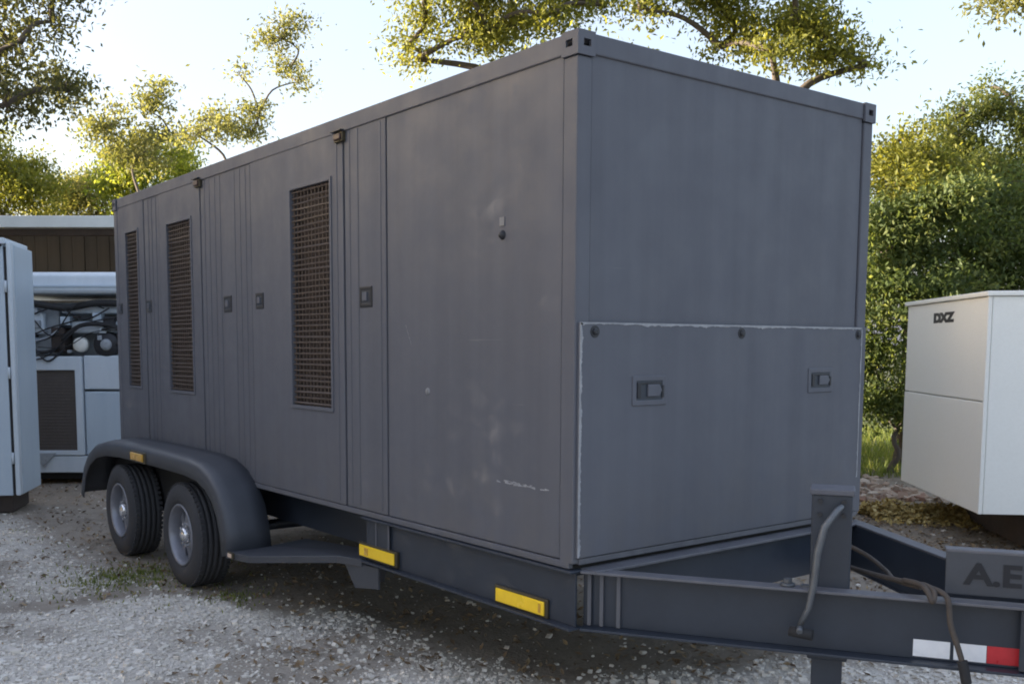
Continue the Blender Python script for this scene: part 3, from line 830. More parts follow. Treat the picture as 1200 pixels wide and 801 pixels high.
fe2 = fe.copy(); COL.objects.link(fe2); fe2.scale = (-1, 1, 1); fe2.location = (W, 0, 0)

# cable lying over the drawbar and hanging down in front of it
cab = [onbar(1.08, -.36, .83), onbar(1.14, -.26, .835), onbar(1.24, -.16, .835), onbar(1.33, -.07, .84), onbar(1.385, .0, .845), onbar(1.445, .045, .82), onbar(1.460, .062, .72), onbar(1.490, .068, .63), onbar(1.510, .066, .56), onbar(1.525, .068, .47), onbar(1.580, .075, .36), onbar(1.620, .085, .22), onbar(1.635, .10, .10)]
def smooth(pts, n=6):
    pts = [Vector(p) for p in pts]; out = []
    for i in range(len(pts) - 1):
        p0 = pts[max(i - 1, 0)]; p1 = pts[i]; p2 = pts[i + 1]; p3 = pts[min(i + 2, len(pts) - 1)]
        for k in range(n):
            t = k / n
            out.append(.5 * ((2 * p1) + (p2 - p0) * t + (2 * p0 - 5 * p1 + 4 * p2 - p3) * t * t + (3 * p1 - p0 - 3 * p2 + p3) * t ** 3))
    return out + [pts[-1]]
cb = empty('trailer_cable', onbar(1.385, .0, .80)); tag(cb, 'dusty brown electrical cable draped over the drawbar beside the white and red tape', 'cable')
cs = [p - Vector(cb.location) for p in smooth(cab)]
MB().tube(cs, [.011] * len(cs), 8).build('cable_sheath', CABLE, cb)
kk = [onbar(1.345, -.06, .835), onbar(1.37, -.01, .850), onbar(1.40, .03, .835), onbar(1.395, .055, .80), onbar(1.375, .03, .838), onbar(1.35, -.02, .85), onbar(1.30, -.09, .845)]
ks = [p - Vector(cb.location) for p in smooth(kk)]
MB().tube(ks, [.011] * len(ks), 8).build('knot', CABLE, cb)
MB().tube([p - Vector(cb.location) for p in smooth([onbar(1.505, .070, .585), onbar(1.513, .072, .55), onbar(1.523, .071, .50)])], .019, 10).build('tape_wrap', BLACK, cb)
hs = empty('hydraulic_hose', onbar(1.2, -.30, .79)); tag(hs, 'thin pale hose lying inside the drawbar behind the jack post', 'hose')
MB().tube([p - Vector(hs.location) for p in smooth([onbar(1.03, -.62, .90), onbar(1.16, -.45, .87), onbar(1.24, -.30, .835), onbar(1.27, -.15, .83), onbar(1.36, -.045, .83)])], .010, 8).build('hose_sheath', CABLE, hs)

# ------------------------------------------------------------------ white generator cabinet on the right
ang = math.atan2(.715, .70)
gen = empty('generator_cabinet', (5.622, .963, 0), ang)
tag(gen, 'white steel generator cabinet with small black lettering, raised on a dark skid on the right', 'generator')
# local x runs along the left face (away from the viewer), local -y along the right face
GL, GW, GZ0, GZ1 = 2.22, 2.0, .353, 2.24
MB().box(.04, GL - .04, -GW + .04, -.04, GZ0 + .03, GZ1 - .03).build('cabinet_core', CREAM, gen)
MB().box(.03, GL - .03, -.045, 0, GZ0, 1.305).build('lower_panel', CREAM, gen, .006)
MB().box(.03, GL - .03, -.045, -.003  , 1.315, GZ1 - .045).build('upper_panel', CREAM, gen, .006)
MB().box(-.0, .045, -GW + .03, -.034, GZ0, GZ1 - .045).build('front_panel', CREAM, gen, .006)
MB().box(-.004, .026, -.03, .004, GZ0, GZ1 - .045).build('corner_trim', CREAM, gen, .005)
MB().box(-.02, GL + .02, -GW - .02, .02, GZ1 - .042, GZ1).build('roof_cap', CREAM, gen, .008)
MB().box(GL - .045, GL, -GW + .03, -.05, GZ0, GZ1 - .045).build('rear_panel', CREAM, gen, .006)
MB().box(.05, GL - .05, -GW, -GW + .04, GZ0, GZ1 - .045).build('side_panel', CREAM, gen, .006)
text_mesh('DXZ', .115, LETTER, gen, (1.10, .0008 - .003, 2.045), (-1, 0, 0), (0, 0, 1), 'cabinet_lettering', .002, .009, 2.2)
for y in (-.62, -GW + .25): MB().box(.35, GL - .2, y - .08, y + .08, .0, GZ0 - .004).build('skid_rail', SKID, gen, .006)
# dark timber lying in front of the cabinet
tb = empty('timber_beam', (5.15, .10, 0), R(-40)); tag(tb, 'weathered dark timber lying on the ground in front of the white cabinet', 'timber')
MB().box(-.1, 2.4, -.10, .10, .01, .17).build('beam', SKID, tb, .012)

# ------------------------------------------------------------------ pale blue enclosure on the left
x0, y0, _ = P(-4.655, 10.5)
en = empty('pale_enclosure', (x0, y0, 0), -HEAD + R(9))
tag(en, 'tall pale blue steel enclosure with dark door seal, cut off by the left photo edge', 'enclosure')
EZ0, EZ1 = .20, 2.86
MB().box(-2.6, -.03, .03, .85, EZ0 + .02, EZ1 - .02).build('enclosure_body', PALE, en)
MB().box(-1.30, -.078, 0, .05, EZ0, EZ1 - .03).build('door', PALE, en, .008)
MB().box(-2.6, -1.315, 0, .05, EZ0, EZ1 - .03).build('door', PALE, en, .008)
MB().box(-.050, 0, -.006, .10, EZ0, EZ1).build('corner_post', PALEW, en, .012)
MB().box(-.076, -.052, .006, .06, EZ0 + .01, EZ1 - .05).build('door_seal', BLACK, en)
MB().box(-.03, 0, .115, .84, EZ0, EZ1 - .02).build('side_panel', PALE, en, .006)
MB().box(-2.62, -.052, -.03, .87, EZ1 - .026, EZ1 + .04).build('roof_edge', PALEW, en, .012)
g = MB(); g.tube(smooth([(-1.4, -.04, EZ1 + .02), (-.8, -.045, EZ1 + .02), (-.35, -.05, EZ1 + .005), (-.08, -.045, EZ1 - .04)]), .014, 8); g.build('roof_gasket', BLACK, en)
MB().box(-2.6, -.12, .14, .78, .0, EZ0 - .004).build('base_skid', SKID, en, .01)
for z in (.6, 1.5, 2.4): MB().cyl((-.064, -.012, z - .06), (-.064, -.012, z + .06), .014, n=10).build('hinge', PALEW, en)

# ------------------------------------------------------------------ white machine with radiator and open engine bay
x0, y0, _ = P(-5.56, 12.9)
mc = empty('engine_machine', (x0, y0, 0), -HEAD)
tag(mc, 'white engine powered machine with brown radiator and open engine bay, behind the pale blue enclosure', 'machine')
# local x = to the right, y = away
MB().box(-1.2, 2.4, .35, 1.9, .25, 2.35).build('machine_body', PALEGREY, mc, .01)
MB().box(-1.2, 2.4, -.02, .05, .14, .36).build('base_rail', PALEW, mc, .012)
MB().box(-1.1, 2.3, .05, 1.8, .05, .24).build('base_skid', DARK, mc)
# radiator frame
MB().ring((-.45, -.03, .37), (1, 0, 0), (0, 0, 1), 1.155, 1.28, (.10, 1.06, .06, 1.10), .09).build('radiator_frame', PALEW, mc, .010)
rd = MB().box(-.37, .63, .02, .12, .41, 1.49).build('radiator', RADI, mc)
src = None
for i in range(26):
    z = .44 + i * .0405
    if src is None: src = o = MB().box(-.35, .62, -.003, .012, -.006, .006).build('fin', RADI, rd)
    else: o = inst(src, 'fin', parent=rd)
    o.location = (0, .012, z)
MB().cyl((-.06, -.05, 1.585), (-.06, .0, 1.585), .055, n=18).build('filler_cap', BLACK, mc)
MB().prism([(.0, .40), (.34, .40), (.17, .22)], 'Y', -.05, -.026).build('tow_bracket', PALEGREY, mc, .004)
# right hand panels
MB().box(.72, 1.40, .0, .06, 1.225, 1.66).build('side_cover', PALEW, mc, .012)
MB().box(.72, 1.40, .0, .06, .375, 1.195).build('side_cover', PALE, mc, .012)
# hood
hd = MB().prism([(-.02, 2.45), (-.05, 2.50), (-.02, 2.68), (.08, 2.73), (1.7, 2.76), (1.7, 2.44)], 'X', -1.0, 1.9).build('hood', PALEW, mc, .02)
MB().box(-.98, 1.88, -.060, -.040, 2.53, 2.56).build('hood_trim', PALE, hd, .004)
# engine bay between the hood and the radiator
MB().box(-.6, .38, .12, .5, 1.66, 2.30).build('engine_block', PALEGREY, mc, .03)
MB().box(-.35, .22, .02, .14, 1.93, 2.22).build('air_box', PALEW, mc, .04)
MB().box(.42, 1.32, .08, .34, 2.20, 2.30).build('intake_manifold', PALEW, mc, .03)
MB().box(.55, 1.32, .06, .30, 1.95, 2.10).build('valve_cover', PALEW, mc, .03)
MB().box(.30, .48, .02, .30, 1.70, 2.02).build('bracket', SKID, mc, .02)
MB().lathe([(.0, .02), (.0, .15), (.02, .17), (.05, .15), (.08, .17), (.10, .15)], 26, 'Y', (1.02, .0, 1.80)).build('pulley', BOLT, mc)
MB().lathe([(-.02, .02), (-.02, .07), (.02, .08)], 20, 'Y', (1.02, .0, 1.80)).build('pulley_hub', PALEGREY, mc)
MB().lathe([(.0, .02), (.0, .09), (.08, .1)], 20, 'Y', (.68, .0, 1.80)).build('alternator', CREAM, mc)
for nm, pts, r_, m_ in (('hose', [(-.4, 0, 2.30), (.0, -.02, 2.34), (.5, -.01, 2.27), (.9, 0, 2.33), (1.35, .02, 2.32)], .045, BLACK),
                        ('hose', [(.45, .0, 1.86), (.7, -.03, 2.04), (1.0, -.03, 2.06), (1.25, .0, 2.0)], .028, BLACK),
                        ('hose', [(-.45, .0, 1.70), (-.1, -.03, 1.73), (.2, -.03, 1.70), (.42, 0, 1.76)], .020, BLACK),
                        ('pipe', [(-.45, .0, 1.86), (-.05, -.03, 1.83), (.25, -.02, 1.88), (.40, .02, 1.98)], .018, PALEGREY),
                        ('belt', [(1.17, -.03, 1.80), (1.22, -.03, 1.92), (1.14, -.03, 2.02), (.98, -.03, 1.99)], .014, BLACK)):
    MB().tube(smooth(pts), r_, 10).build(nm, m_, mc)

rc = random.Random(5)
for i in range(7):
    xa, xb = rc.uniform(-.5, .5), rc.uniform(.3, 1.35); za, zb = rc.uniform(1.70, 2.32), rc.uniform(1.70, 2.3)
    pts = [(xa, -.005 - rc.random() * .03, za), ((xa * 2 + xb) / 3, -.05, za + rc.uniform(-.12, .1)), ((xa + 2 * xb) / 3, -.05, zb + rc.uniform(-.15, .08)), (xb, -.01, zb)]
    MB().tube(smooth(pts), rc.choice((.006, .009, .013)), 6).build('wire', rc.choice((BLACK, BLACK, BOLT, SKID, PALEGREY)), mc)
for i in range(22):
    x, z = rc.uniform(-.5, 1.3), rc.uniform(1.70, 2.28); s_ = rc.uniform(.02, .07)
    MB().box(x - s_, x + s_, -.02, .14, z - s_ * rc.uniform(.4, 1.2), z + s_ * rc.uniform(.4, 1.2)).build('bracket', rc.choice((PALEW, PALEGREY, PALE, SKID, BOLT)), mc, .008)

# ------------------------------------------------------------------ open shed behind
x0, y0, _ = P(-9.4, 16.0)
sh = empty('open_shed', (x0, y0, 0), -HEAD)
tag(sh, 'open shed with white roof edge and brown plank back wall, behind the white engine machine', 'shed')
SW = 6.4
MB().prism([(-.25, 3.62), (-.25, 3.80), (4.2, 4.12), (4.2, 4.04), (-.10, 3.70)], 'X', -.3, SW + .3).build('roof', ROOFW, sh, .01)
MB().box(-.2, SW + .2, -.10, .06, 3.52, 3.615).build('eave_beam', SKID, sh, .008)
for i, x in enumerate((0.02, 2.1, 4.75, SW - .02)):
    MB().box(x - .07, x + .07, -.06, .10, 0, 3.515).build('post', PLANK, sh, .008)
src = None
for i in range(28):
    x = i * SW / 28
    if src is None: src = o = MB().box(.006, SW / 28 - .004, 0, .03, 0, 3.90).build('plank', PLANK, sh)
    else: o = inst(src, 'plank', parent=sh)
    o.location = (x, 2.6 + random.uniform(-.012, .012), random.uniform(-.04, .0))
MB().box(.0, SW, 2.66, 2.69, 0, 3.86).build('back_wall', SKID, sh)
src = None
for sx_ in (.0, SW - .03):
    for i in range(11):
        if src is None: src = o = MB().box(0, .03, 0, .228, 0, 3.55).build('wall_board', PLANK, sh)
        else: o = inst(src, 'wall_board', parent=sh)
        o.location = (sx_, .12 + i * .235, 0)

# ------------------------------------------------------------------ trees
TREES = [
    ('oak_tree', -7.55, 13.0, 'dark', [(2.23, 6.18, 0.67, 0.39, 13), (1.78, 5.63, 0.45, 0.45, 11), (1.78, 5.07, 0.50, 0.39, 11), (2.34, 5.18, 0.50, 0.33, 10), (2.62, 6.13, 0.28, 0.22, 4), (2.68, 4.96, 0.22, 0.20, 4), (2.01, 4.73, 0.56, 0.20, 8), (1.56, 6.07, 0.56, 0.45, 11), (0.89, 5.85, 0.89, 0.89, 20), (0.67, 4.96, 0.78, 0.67, 15), (2.51, 5.79, 0.20, 0.13, 3), (2.23, 5.46, 0.33, 0.16, 3)]),
    ('leafy_tree', -10.85, 24.0, 'yellow', [(0.00, 6.31, 0.93, 0.62, 24), (-0.21, 5.59, 1.23, 0.62, 30), (0.82, 5.48, 0.93, 0.45, 22), (0.41, 6.00, 0.62, 0.41, 14), (0.21, 4.76, 1.65, 0.62, 30), (-1.44, 6.00, 1.23, 1.03, 30), (-1.65, 4.76, 1.23, 0.82, 24)]),
    ('leafy_tree', -9.74, 26.0, 'pale', [(-0.22, 5.79, 1.00, 0.33, 20), (0.33, 6.02, 0.67, 0.31, 14), (-0.45, 5.35, 1.34, 0.33, 20), (0.67, 5.46, 0.67, 0.45, 14), (0.00, 4.79, 1.34, 0.67, 24)]),
    ('slender_tree', -6.21, 20.0, 'pale', [(-0.60, 6.07, 0.38, 0.24, 9), (-0.17, 5.90, 0.43, 0.31, 12), (0.09, 6.41, 0.38, 0.34, 7), (0.43, 6.67, 0.27, 0.21, 5), (-0.69, 6.50, 0.24, 0.17, 3), (-0.26, 5.55, 0.62, 0.27, 14), (0.51, 5.98, 0.27, 0.24, 6), (-0.94, 5.90, 0.21, 0.17, 3)]),
    ('leafy_tree', -7.14, 23.0, 'bright', [(-0.10, 5.73, 0.69, 0.36, 22), (-0.49, 5.53, 0.59, 0.30, 16), (0.39, 6.02, 0.49, 0.30, 14), (0.10, 5.03, 1.18, 0.59, 30), (0.79, 6.12, 0.43, 0.24, 10)]),
    ('slender_tree', -4.25, 18.0, 'pale', [(-0.19, 5.87, 0.31, 0.22, 8), (0.12, 5.56, 0.39, 0.19, 9), (0.74, 5.87, 0.34, 0.22, 7), (1.28, 6.72, 0.28, 0.19, 6), (1.20, 7.11, 0.39, 0.22, 8), (1.36, 7.41, 0.22, 0.22, 5), (0.97, 7.14, 0.22, 0.15, 4), (0.43, 6.49, 0.15, 0.12, 3), (1.44, 6.41, 0.15, 0.12, 3), (-0.34, 5.48, 0.28, 0.15, 6), (0.59, 5.56, 0.37, 0.15, 8)]),
    ('broad_tree', 1.65, 15.0, 'gold', [(-2.38, 6.15, 0.21, 0.23, 4), (-2.12, 6.48, 0.32, 0.26, 7), (-2.12, 6.76, 0.39, 0.18, 6), (-2.25, 5.99, 0.13, 0.10, 2), (-1.54, 6.80, 0.51, 0.32, 16), (-1.22, 6.35, 0.51, 0.28, 15), (-0.71, 6.60, 0.51, 0.32, 15), (-0.32, 6.41, 0.32, 0.19, 7), (-0.84, 7.12, 1.03, 0.32, 25), (0.06, 6.86, 0.39, 0.26, 9), (0.45, 6.60, 0.32, 0.13, 4), (-1.48, 6.19, 0.32, 0.15, 6), (-0.32, 7.50, 1.16, 0.51, 21)]),
    ('broad_tree', 4.54, 14.0, 'gold', [(-2.10, 6.28, 0.30, 0.12, 4), (-1.86, 6.52, 0.24, 0.12, 3), (-1.14, 6.58, 0.48, 0.22, 12), (-0.78, 6.31, 0.43, 0.19, 10), (-0.42, 6.04, 0.36, 0.30, 9), (0.06, 6.04, 0.42, 0.36, 11), (0.42, 5.92, 0.30, 0.30, 7), (0.18, 6.40, 0.48, 0.30, 11), (0.48, 5.68, 0.26, 0.14, 5), (-0.42, 5.66, 0.42, 0.12, 7), (-0.90, 5.90, 0.19, 0.10, 2), (0.68, 5.78, 0.17, 0.10, 2), (1.08, 5.62, 0.17, 0.05, 2), (-0.18, 6.88, 1.08, 0.36, 25), (-1.38, 6.82, 0.60, 0.24, 11), (-2.16, 6.70, 0.24, 0.12, 2), (-0.66, 7.36, 1.20, 0.48, 25)]),
    ('leafy_tree', 6.75, 15.0, 'gold', [(-0.15, 4.61, 0.32, 0.21, 14), (0.04, 4.35, 0.45, 0.26, 22), (-0.22, 4.10, 0.39, 0.23, 18), (0.30, 4.22, 0.32, 0.28, 16), (-0.03, 4.87, 0.32, 0.13, 6), (0.10, 3.90, 0.51, 0.26, 22), (-0.41, 4.35, 0.19, 0.26, 10), (-0.03, 3.39, 0.51, 0.39, 20)]),
    ('broad_tree', 8.94, 17.0, 'green', [(-0.15, 5.64, 0.44, 0.29, 12), (0.22, 5.91, 0.29, 0.23, 6), (0.44, 5.50, 0.44, 0.36, 14), (-0.44, 5.28, 0.44, 0.26, 14), (0.00, 4.99, 0.66, 0.36, 28), (0.73, 4.91, 0.58, 0.44, 24), (-0.29, 4.48, 0.58, 0.36, 26), (0.44, 4.33, 0.73, 0.44, 32), (-0.58, 5.72, 0.17, 0.15, 3), (1.09, 5.50, 0.44, 0.44, 18), (0.07, 6.15, 0.15, 0.17, 3), (1.31, 4.33, 0.73, 0.73, 36), (-0.80, 5.50, 0.20, 0.12, 3), (0.15, 3.75, 0.87, 0.44, 30)]),
    ('shrub', 6.16, 14.0, 'deep', [(-0.12, 3.16, 0.48, 0.46, 34), (-0.24, 3.58, 0.26, 0.26, 14), (0.54, 3.70, 0.31, 0.29, 18), (0.18, 3.50, 0.36, 0.31, 20), (0.42, 3.22, 0.54, 0.38, 34), (0.00, 2.44, 0.58, 0.54, 40), (0.60, 2.56, 0.60, 0.48, 36), (-0.12, 1.60, 0.48, 0.60, 36), (0.42, 1.48, 0.54, 0.60, 36), (-0.12, 0.94, 0.46, 0.26, 20), (0.42, 0.82, 0.48, 0.31, 18), (-0.24, 3.04, 0.14, 0.36, 6), (0.74, 3.91, 0.12, 0.17, 4), (0.30, 3.76, 0.14, 0.14, 4)]),
    ('shrub', 8.16, 14.8, 'deep', [(-0.38, 3.30, 0.63, 0.41, 36), (-0.57, 3.87, 0.38, 0.30, 20), (0.06, 3.90, 0.43, 0.33, 22), (0.44, 3.75, 0.38, 0.33, 18), (0.25, 3.24, 0.63, 0.48, 34), (0.00, 2.54, 0.70, 0.57, 34), (0.89, 2.48, 0.76, 1.02, 50), (-0.38, 1.59, 0.76, 0.76, 36), (0.51, 1.34, 0.89, 0.76, 30), (-0.70, 2.86, 0.44, 0.38, 22), (-0.25, 4.10, 0.18, 0.15, 5), (0.25, 4.19, 0.15, 0.18, 5)]),
    ('oak_tree', 7.95, 11.0, 'pale', [(-2.12, 5.55, 0.13, 0.08, 4), (-1.87, 5.58, 0.17, 0.09, 6), (-2.03, 5.44, 0.08, 0.05, 2), (-1.65, 5.73, 0.23, 0.13, 8), (-1.23, 5.93, 0.57, 0.28, 20), (-0.66, 6.45, 0.75, 0.57, 26), (-0.42, 7.49, 1.04, 0.75, 50), (0.47, 6.73, 1.04, 0.75, 50), (0.28, 5.79, 0.94, 0.57, 40), (0.85, 7.49, 0.85, 0.66, 40)]),
    ('leafy_tree', 1.11, 12.6, 'yellow', [(-0.43, 3.67, 0.76, 0.65, 90), (0.43, 3.78, 0.76, 0.65, 90), (0.00, 2.81, 0.97, 0.65, 90), (-0.86, 2.91, 0.65, 0.65, 60), (0.22, 4.32, 0.54, 0.32, 30), (0.00, 2.05, 1.08, 0.54, 80)]),  # from here: unseen trees added behind the trailer to keep sun off the cabinet
    ('leafy_tree', 1.75, 10.6, 'green', [(-0.27, 3.37, 0.64, 0.55, 90), (0.36, 3.28, 0.55, 0.55, 80), (0.09, 2.64, 0.73, 0.55, 90), (0.09, 3.83, 0.45, 0.27, 40), (0.09, 2.01, 0.82, 0.45, 80)]),
    ('leafy_tree', 1.37, 11.2, 'yellow', [(-0.38, 3.75, 0.77, 0.58, 110), (0.38, 3.85, 0.67, 0.58, 100), (-0.19, 2.79, 0.86, 0.58, 110), (0.67, 3.08, 0.67, 0.67, 100), (0.00, 4.42, 0.58, 0.38, 60), (0.19, 2.02, 0.86, 0.58, 100)]),
    ('leafy_tree', 4.30, 16.0, 'green', [(0.00, 4.46, 0.82, 0.82, 50), (-0.69, 3.22, 1.10, 0.82, 50), (0.69, 3.63, 0.69, 0.82, 36), (-0.27, 5.00, 0.69, 0.41, 24)]),
    ('oak_tree', -9.60, 8.4, 'dark', [(0.58, 1.00, 1.45, 0.80, 100), (0.38, 1.35, 1.91, 0.80, 100), (1.07, 1.70, 1.71, 0.80, 100), (0.42, 2.05, 1.62, 0.80, 100), (0.09, 2.40, 1.46, 0.80, 100), (0.59, 2.75, 1.76, 0.80, 100), (-0.70, 3.10, 1.63, 0.80, 100), (0.76, 3.45, 1.67, 0.80, 100), (1.47, 3.80, 1.98, 0.80, 100), (1.08, 4.15, 1.45, 0.80, 100), (-1.36, 4.50, 1.57, 0.80, 100)]),  # from here: out-of-view trees added as a dense wall to shade trailer and gravel
    ('oak_tree', -11.20, 11.4, 'dark', [(-1.42, 1.00, 1.60, 0.80, 100), (-0.66, 1.39, 2.04, 0.80, 100), (-0.01, 1.78, 1.92, 0.80, 100), (-1.34, 2.17, 1.79, 0.80, 100), (1.15, 2.56, 1.80, 0.80, 100), (1.49, 2.95, 2.03, 0.80, 100), (-0.43, 3.34, 1.47, 0.80, 100), (0.86, 3.73, 1.55, 0.80, 100), (-1.65, 4.12, 1.93, 0.80, 100), (1.15, 4.51, 2.00, 0.80, 100), (1.52, 4.90, 1.60, 0.80, 100)]),
    ('oak_tree', -9.00, 5.0, 'dark', [(-1.31, 1.00, 1.97, 0.80, 100), (-1.12, 1.34, 1.84, 0.80, 100), (1.09, 1.68, 1.85, 0.80, 100), (-0.63, 2.02, 1.61, 0.80, 100), (0.71, 2.36, 1.98, 0.80, 100), (0.52, 2.70, 1.72, 0.80, 100), (-0.36, 3.04, 1.64, 0.80, 100), (0.70, 3.38, 1.66, 0.80, 100), (0.11, 3.72, 1.78, 0.80, 100), (0.42, 4.06, 1.42, 0.80, 100), (-0.86, 4.40, 1.82, 0.80, 100)]),
    ('oak_tree', -8.60, 1.9, 'dark', [(-1.37, 1.00, 1.76, 0.80, 100), (1.57, 1.31, 1.61, 0.80, 100), (0.14, 1.62, 1.62, 0.80, 100), (0.77, 1.93, 1.81, 0.80, 100), (0.32, 2.24, 1.99, 0.80, 100), (0.65, 2.55, 1.61, 0.80, 100), (-0.38, 2.86, 1.78, 0.80, 100), (0.61, 3.17, 1.53, 0.80, 100), (0.99, 3.48, 1.67, 0.80, 100), (0.87, 3.79, 1.45, 0.80, 100), (-0.58, 4.10, 1.41, 0.80, 100)]),
    ('oak_tree', -10.90, 6.6, 'dark', [(1.37, 1.00, 1.50, 0.80, 100), (1.51, 1.38, 1.54, 0.80, 100), (-0.11, 1.76, 1.94, 0.80, 100), (-0.46, 2.14, 1.70, 0.80, 100), (-1.08, 2.52, 1.98, 0.80, 100), (1.55, 2.90, 1.50, 0.80, 100), (-1.21, 3.28, 1.68, 0.80, 100), (0.06, 3.66, 1.87, 0.80, 100), (-0.50, 4.04, 1.75, 0.80, 100), (-1.09, 4.42, 1.53, 0.80, 100), (-1.35, 4.80, 1.73, 0.80, 100)]),
    ('oak_tree', -11.00, 3.6, 'dark', [(0.74, 1.00, 1.95, 0.80, 100), (-1.48, 1.36, 1.40, 0.80, 100), (1.58, 1.72, 1.59, 0.80, 100), (-0.97, 2.08, 1.70, 0.80, 100), (0.16, 2.44, 1.84, 0.80, 100), (0.35, 2.80, 1.73, 0.80, 100), (0.82, 3.16, 1.56, 0.80, 100), (-0.10, 3.52, 1.93, 0.80, 100), (0.72, 3.88, 1.76, 0.80, 100), (-1.20, 4.24, 1.96, 0.80, 100), (-1.46, 4.60, 1.89, 0.80, 100)]),
    ('oak_tree', -12.00, 9.2, 'dark', [(-1.38, 1.00, 2.07, 0.80, 100), (-1.18, 1.39, 1.94, 0.80, 100), (1.15, 1.78, 1.94, 0.80, 100), (-0.67, 2.17, 1.69, 0.80, 100), (0.75, 2.56, 2.08, 0.80, 100), (0.55, 2.95, 1.81, 0.80, 100), (-0.38, 3.34, 1.73, 0.80, 100), (0.74, 3.73, 1.74, 0.80, 100), (0.11, 4.12, 1.87, 0.80, 100), (0.45, 4.51, 1.50, 0.80, 100), (-0.91, 4.90, 1.91, 0.80, 100)]),
    ('oak_tree', -13.00, 13.0, 'dark', [(-1.02, 1.00, 1.79, 0.80, 100), (-1.07, 1.41, 1.80, 0.80, 100), (0.22, 1.82, 1.97, 0.80, 100), (-0.86, 2.23, 1.78, 0.80, 100), (-1.13, 2.64, 2.08, 0.80, 100), (-0.73, 3.05, 2.12, 0.80, 100), (-1.50, 3.46, 1.55, 0.80, 100), (-0.27, 3.87, 1.82, 0.80, 100), (0.89, 4.28, 2.11, 0.80, 100), (0.05, 4.69, 1.74, 0.80, 100), (0.76, 5.10, 1.84, 0.80, 100)]),
]

LABELS = [
    'tall dark tree whose olive boughs reach in from the left edge of the photo',
    'yellow green leafy tree above the shed roof at the far left',
    'pale leafy tree above the right end of the shed roof',
    'thin pale tree with sparse open twigs above the rear of the trailer',
    'bright green bushy tree low behind the rear end of the trailer roof',
    'leaning slender sapling with bare stem rising over the trailer roof',
    'golden green broad tree behind the near top corner of the trailer',
    'large golden tree with gaps, spreading over the front end of the trailer',
    'yellow lit leafy tree immediately right of the trailer',
    'tall mid green tree with a thin twiggy top at the right edge',
    'deep green shrub between the trailer and the white cabinet',
    'deep green shrub behind the white cabinet at the right edge',
    'tree off the right edge whose leafy bough tip dips in at the top right corner',
    'yellow green leafy tree added unseen behind the middle of the trailer to block sun, farthest from it',
    'mid green leafy tree added unseen close behind the trailer to block sun, nearest its front end',
    'yellow green leafy tree added unseen close behind the middle of the trailer to block sun',
    'mid green leafy tree added unseen behind the front end of the trailer to block sun',
    'dense dark tree added beside the yard to block sun, out of view to the left',
    'broad dark tree added left of the pale enclosure to block sun, out of view',
    'dark sun-blocking tree added out of view on the left, level with the trailer wheels',
    'dark sun-blocking tree added out of view on the left, nearest to the photographer',
    'dark sun-blocking tree added out of view on the left, in the row behind, facing the grilles',
    'dark sun-blocking tree added out of view on the left, in the row behind, nearest the drawbar',
    'dark sun-blocking tree added out of view on the left, in the row behind, facing the fender',
    'dark sun-blocking tree added out of view on the left, in the farthest corner beside the shed',
]
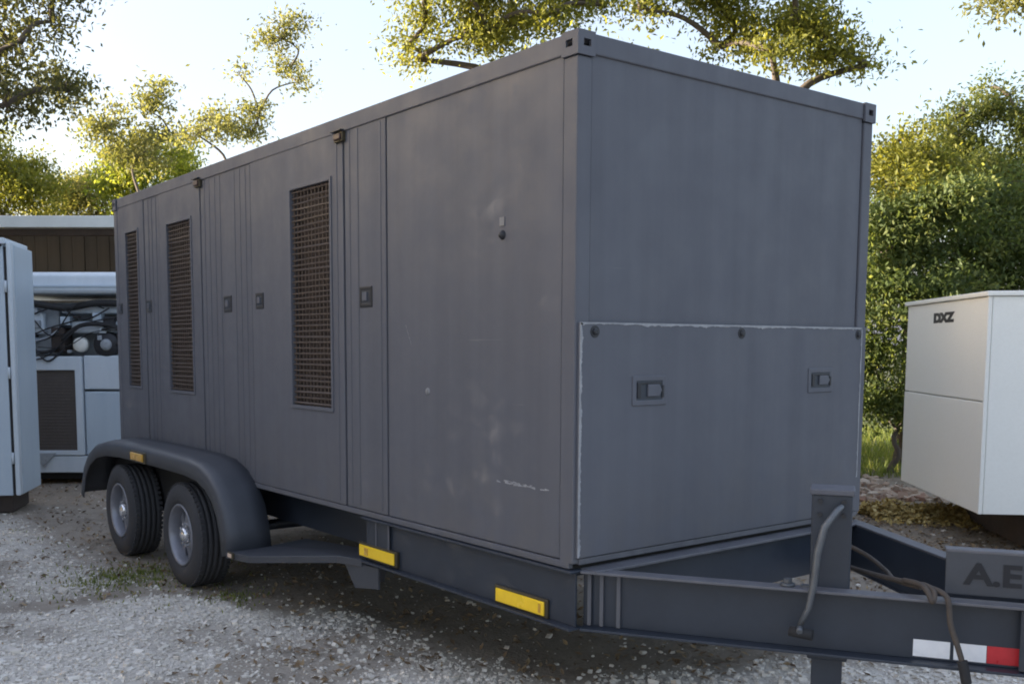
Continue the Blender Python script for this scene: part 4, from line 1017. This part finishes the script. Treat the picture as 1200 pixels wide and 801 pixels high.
def build_tree(i, name, lat, dep, kind, clumps):
    x, y, _ = P(lat, dep)
    root = empty(name, (x, y, 0), -HEAD)
    tag(root, LABELS[i], 'shrub' if name == 'shrub' else 'tree')
    r = np.random.default_rng(100 + i)
    shrub = name == 'shrub'
    zs = [c[1] for c in clumps]; zmin, zmax = min(zs), max(zs)
    n_leaf = {'dark': 95, 'deep': 120}.get(kind, 130)
    ls = (.026, .052) if dep > 12 else (.024, .044)
    trunk_h = max(.6, zmin - .8)
    mb = MB()
    base_r = .05 + .018 * zmax if not shrub else .05
    slim = name == 'slender_tree'
    if slim: base_r *= .55
    cxm = sum(c[0] * c[4] for c in clumps) / sum(c[4] for c in clumps)
    fork = Vector((cxm * .25, 0, trunk_h))
    n = 7
    tp = [Vector((fork.x * (k / n) ** 1.5 + .05 * math.sin(k * 1.3 + i) * min(k, 2) / 2, .05 * math.sin(k * .9 + 2 * i), -.05 + (fork.z + .05) * k / n)) for k in range(n + 1)]
    mb.tube(tp, [base_r * (1.35 if k == 0 else 1 - .45 * k / n) for k in range(n + 1)], 12)
    cents = []; leaves_c = []; leaves_r = []
    top = max(clumps, key=lambda c: c[1])
    for c in sorted(clumps, key=lambda c: c[1]):
        cx, cz, rx, rz, nt_ = c
        cy = float(r.normal(0, .35)) * min(1.2, rx * 1.6 + .3)
        cen = Vector((cx, cy, cz))
        # nearest earlier anchor below carries this limb
        best = tp[-1]; bd = 1e9
        for a in [tp[-1]] + cents:
            d = (a - cen).length + (2.5 if a.z > cen.z else 0)
            if d < bd: bd = d; best = a
        mid = (best + cen) / 2 + Vector((float(r.normal(0, .1)), float(r.normal(0, .1)), .10 * (cen - best).length))
        r0 = base_r * (.42 if best is tp[-1] else .26) * (1 if not slim else .8); r1 = max(.009, r0 * .4)
        pts = smooth([best, mid, cen], 5)
        mb.tube(pts, [r0 + (r1 - r0) * k / (len(pts) - 1) for k in range(len(pts))], 7)
        cents.append(cen)
        # twigs in the clump
        for t in range(int(nt_)):
            q = r.normal(0, 1, 3); q /= np.linalg.norm(q) + 1e-9
            rad = r.random() ** .45
            p = cen + Vector((q[0] * rx * rad, q[1] * max(rx, .35) * rad, q[2] * rz * rad))
            if p.z < .12: p.z = .12 + .2 * r.random()
            if t % 2 == 0 or slim:
                m2 = (cen + p) / 2 + Vector((0, 0, float(r.normal(.03, .04))))
                mb.tube([cen, m2, p], [max(.006, r1 * .6), .006, .0035], 5)
            k = int(n_leaf * (.6 + .8 * r.random()) * (.55 if slim else 1))
            sg = (.13 + .11 * r.random()) * (1 if dep < 20 else 1.25) * (.8 if slim else 1)
            leaves_c.append(np.array(p)[None] + r.normal(0, 1, (k, 3)) * np.array([sg, sg, sg * .62]))
            leaves_r.append(np.clip(r.normal(.5, .16, k) + r.normal(0, .16), 0, 1))
    mb.build('trunk', BARK, root)
    C = np.concatenate(leaves_c); T = np.concatenate(leaves_r)
    C[:, 2] = np.maximum(C[:, 2], .05)
    global rng
    keep_rng = rng; rng = r
    co, f = leaves_flat(C[:, 0], C[:, 1], C[:, 2], r.uniform(ls[0], ls[1], len(C)) * (1 if dep < 20 else 1.3), .8)
    rng = keep_rng
    np_mesh('crown', co, f, LEAF[kind], root, tint=T)
for i, t in enumerate(TREES): build_tree(i, *t)
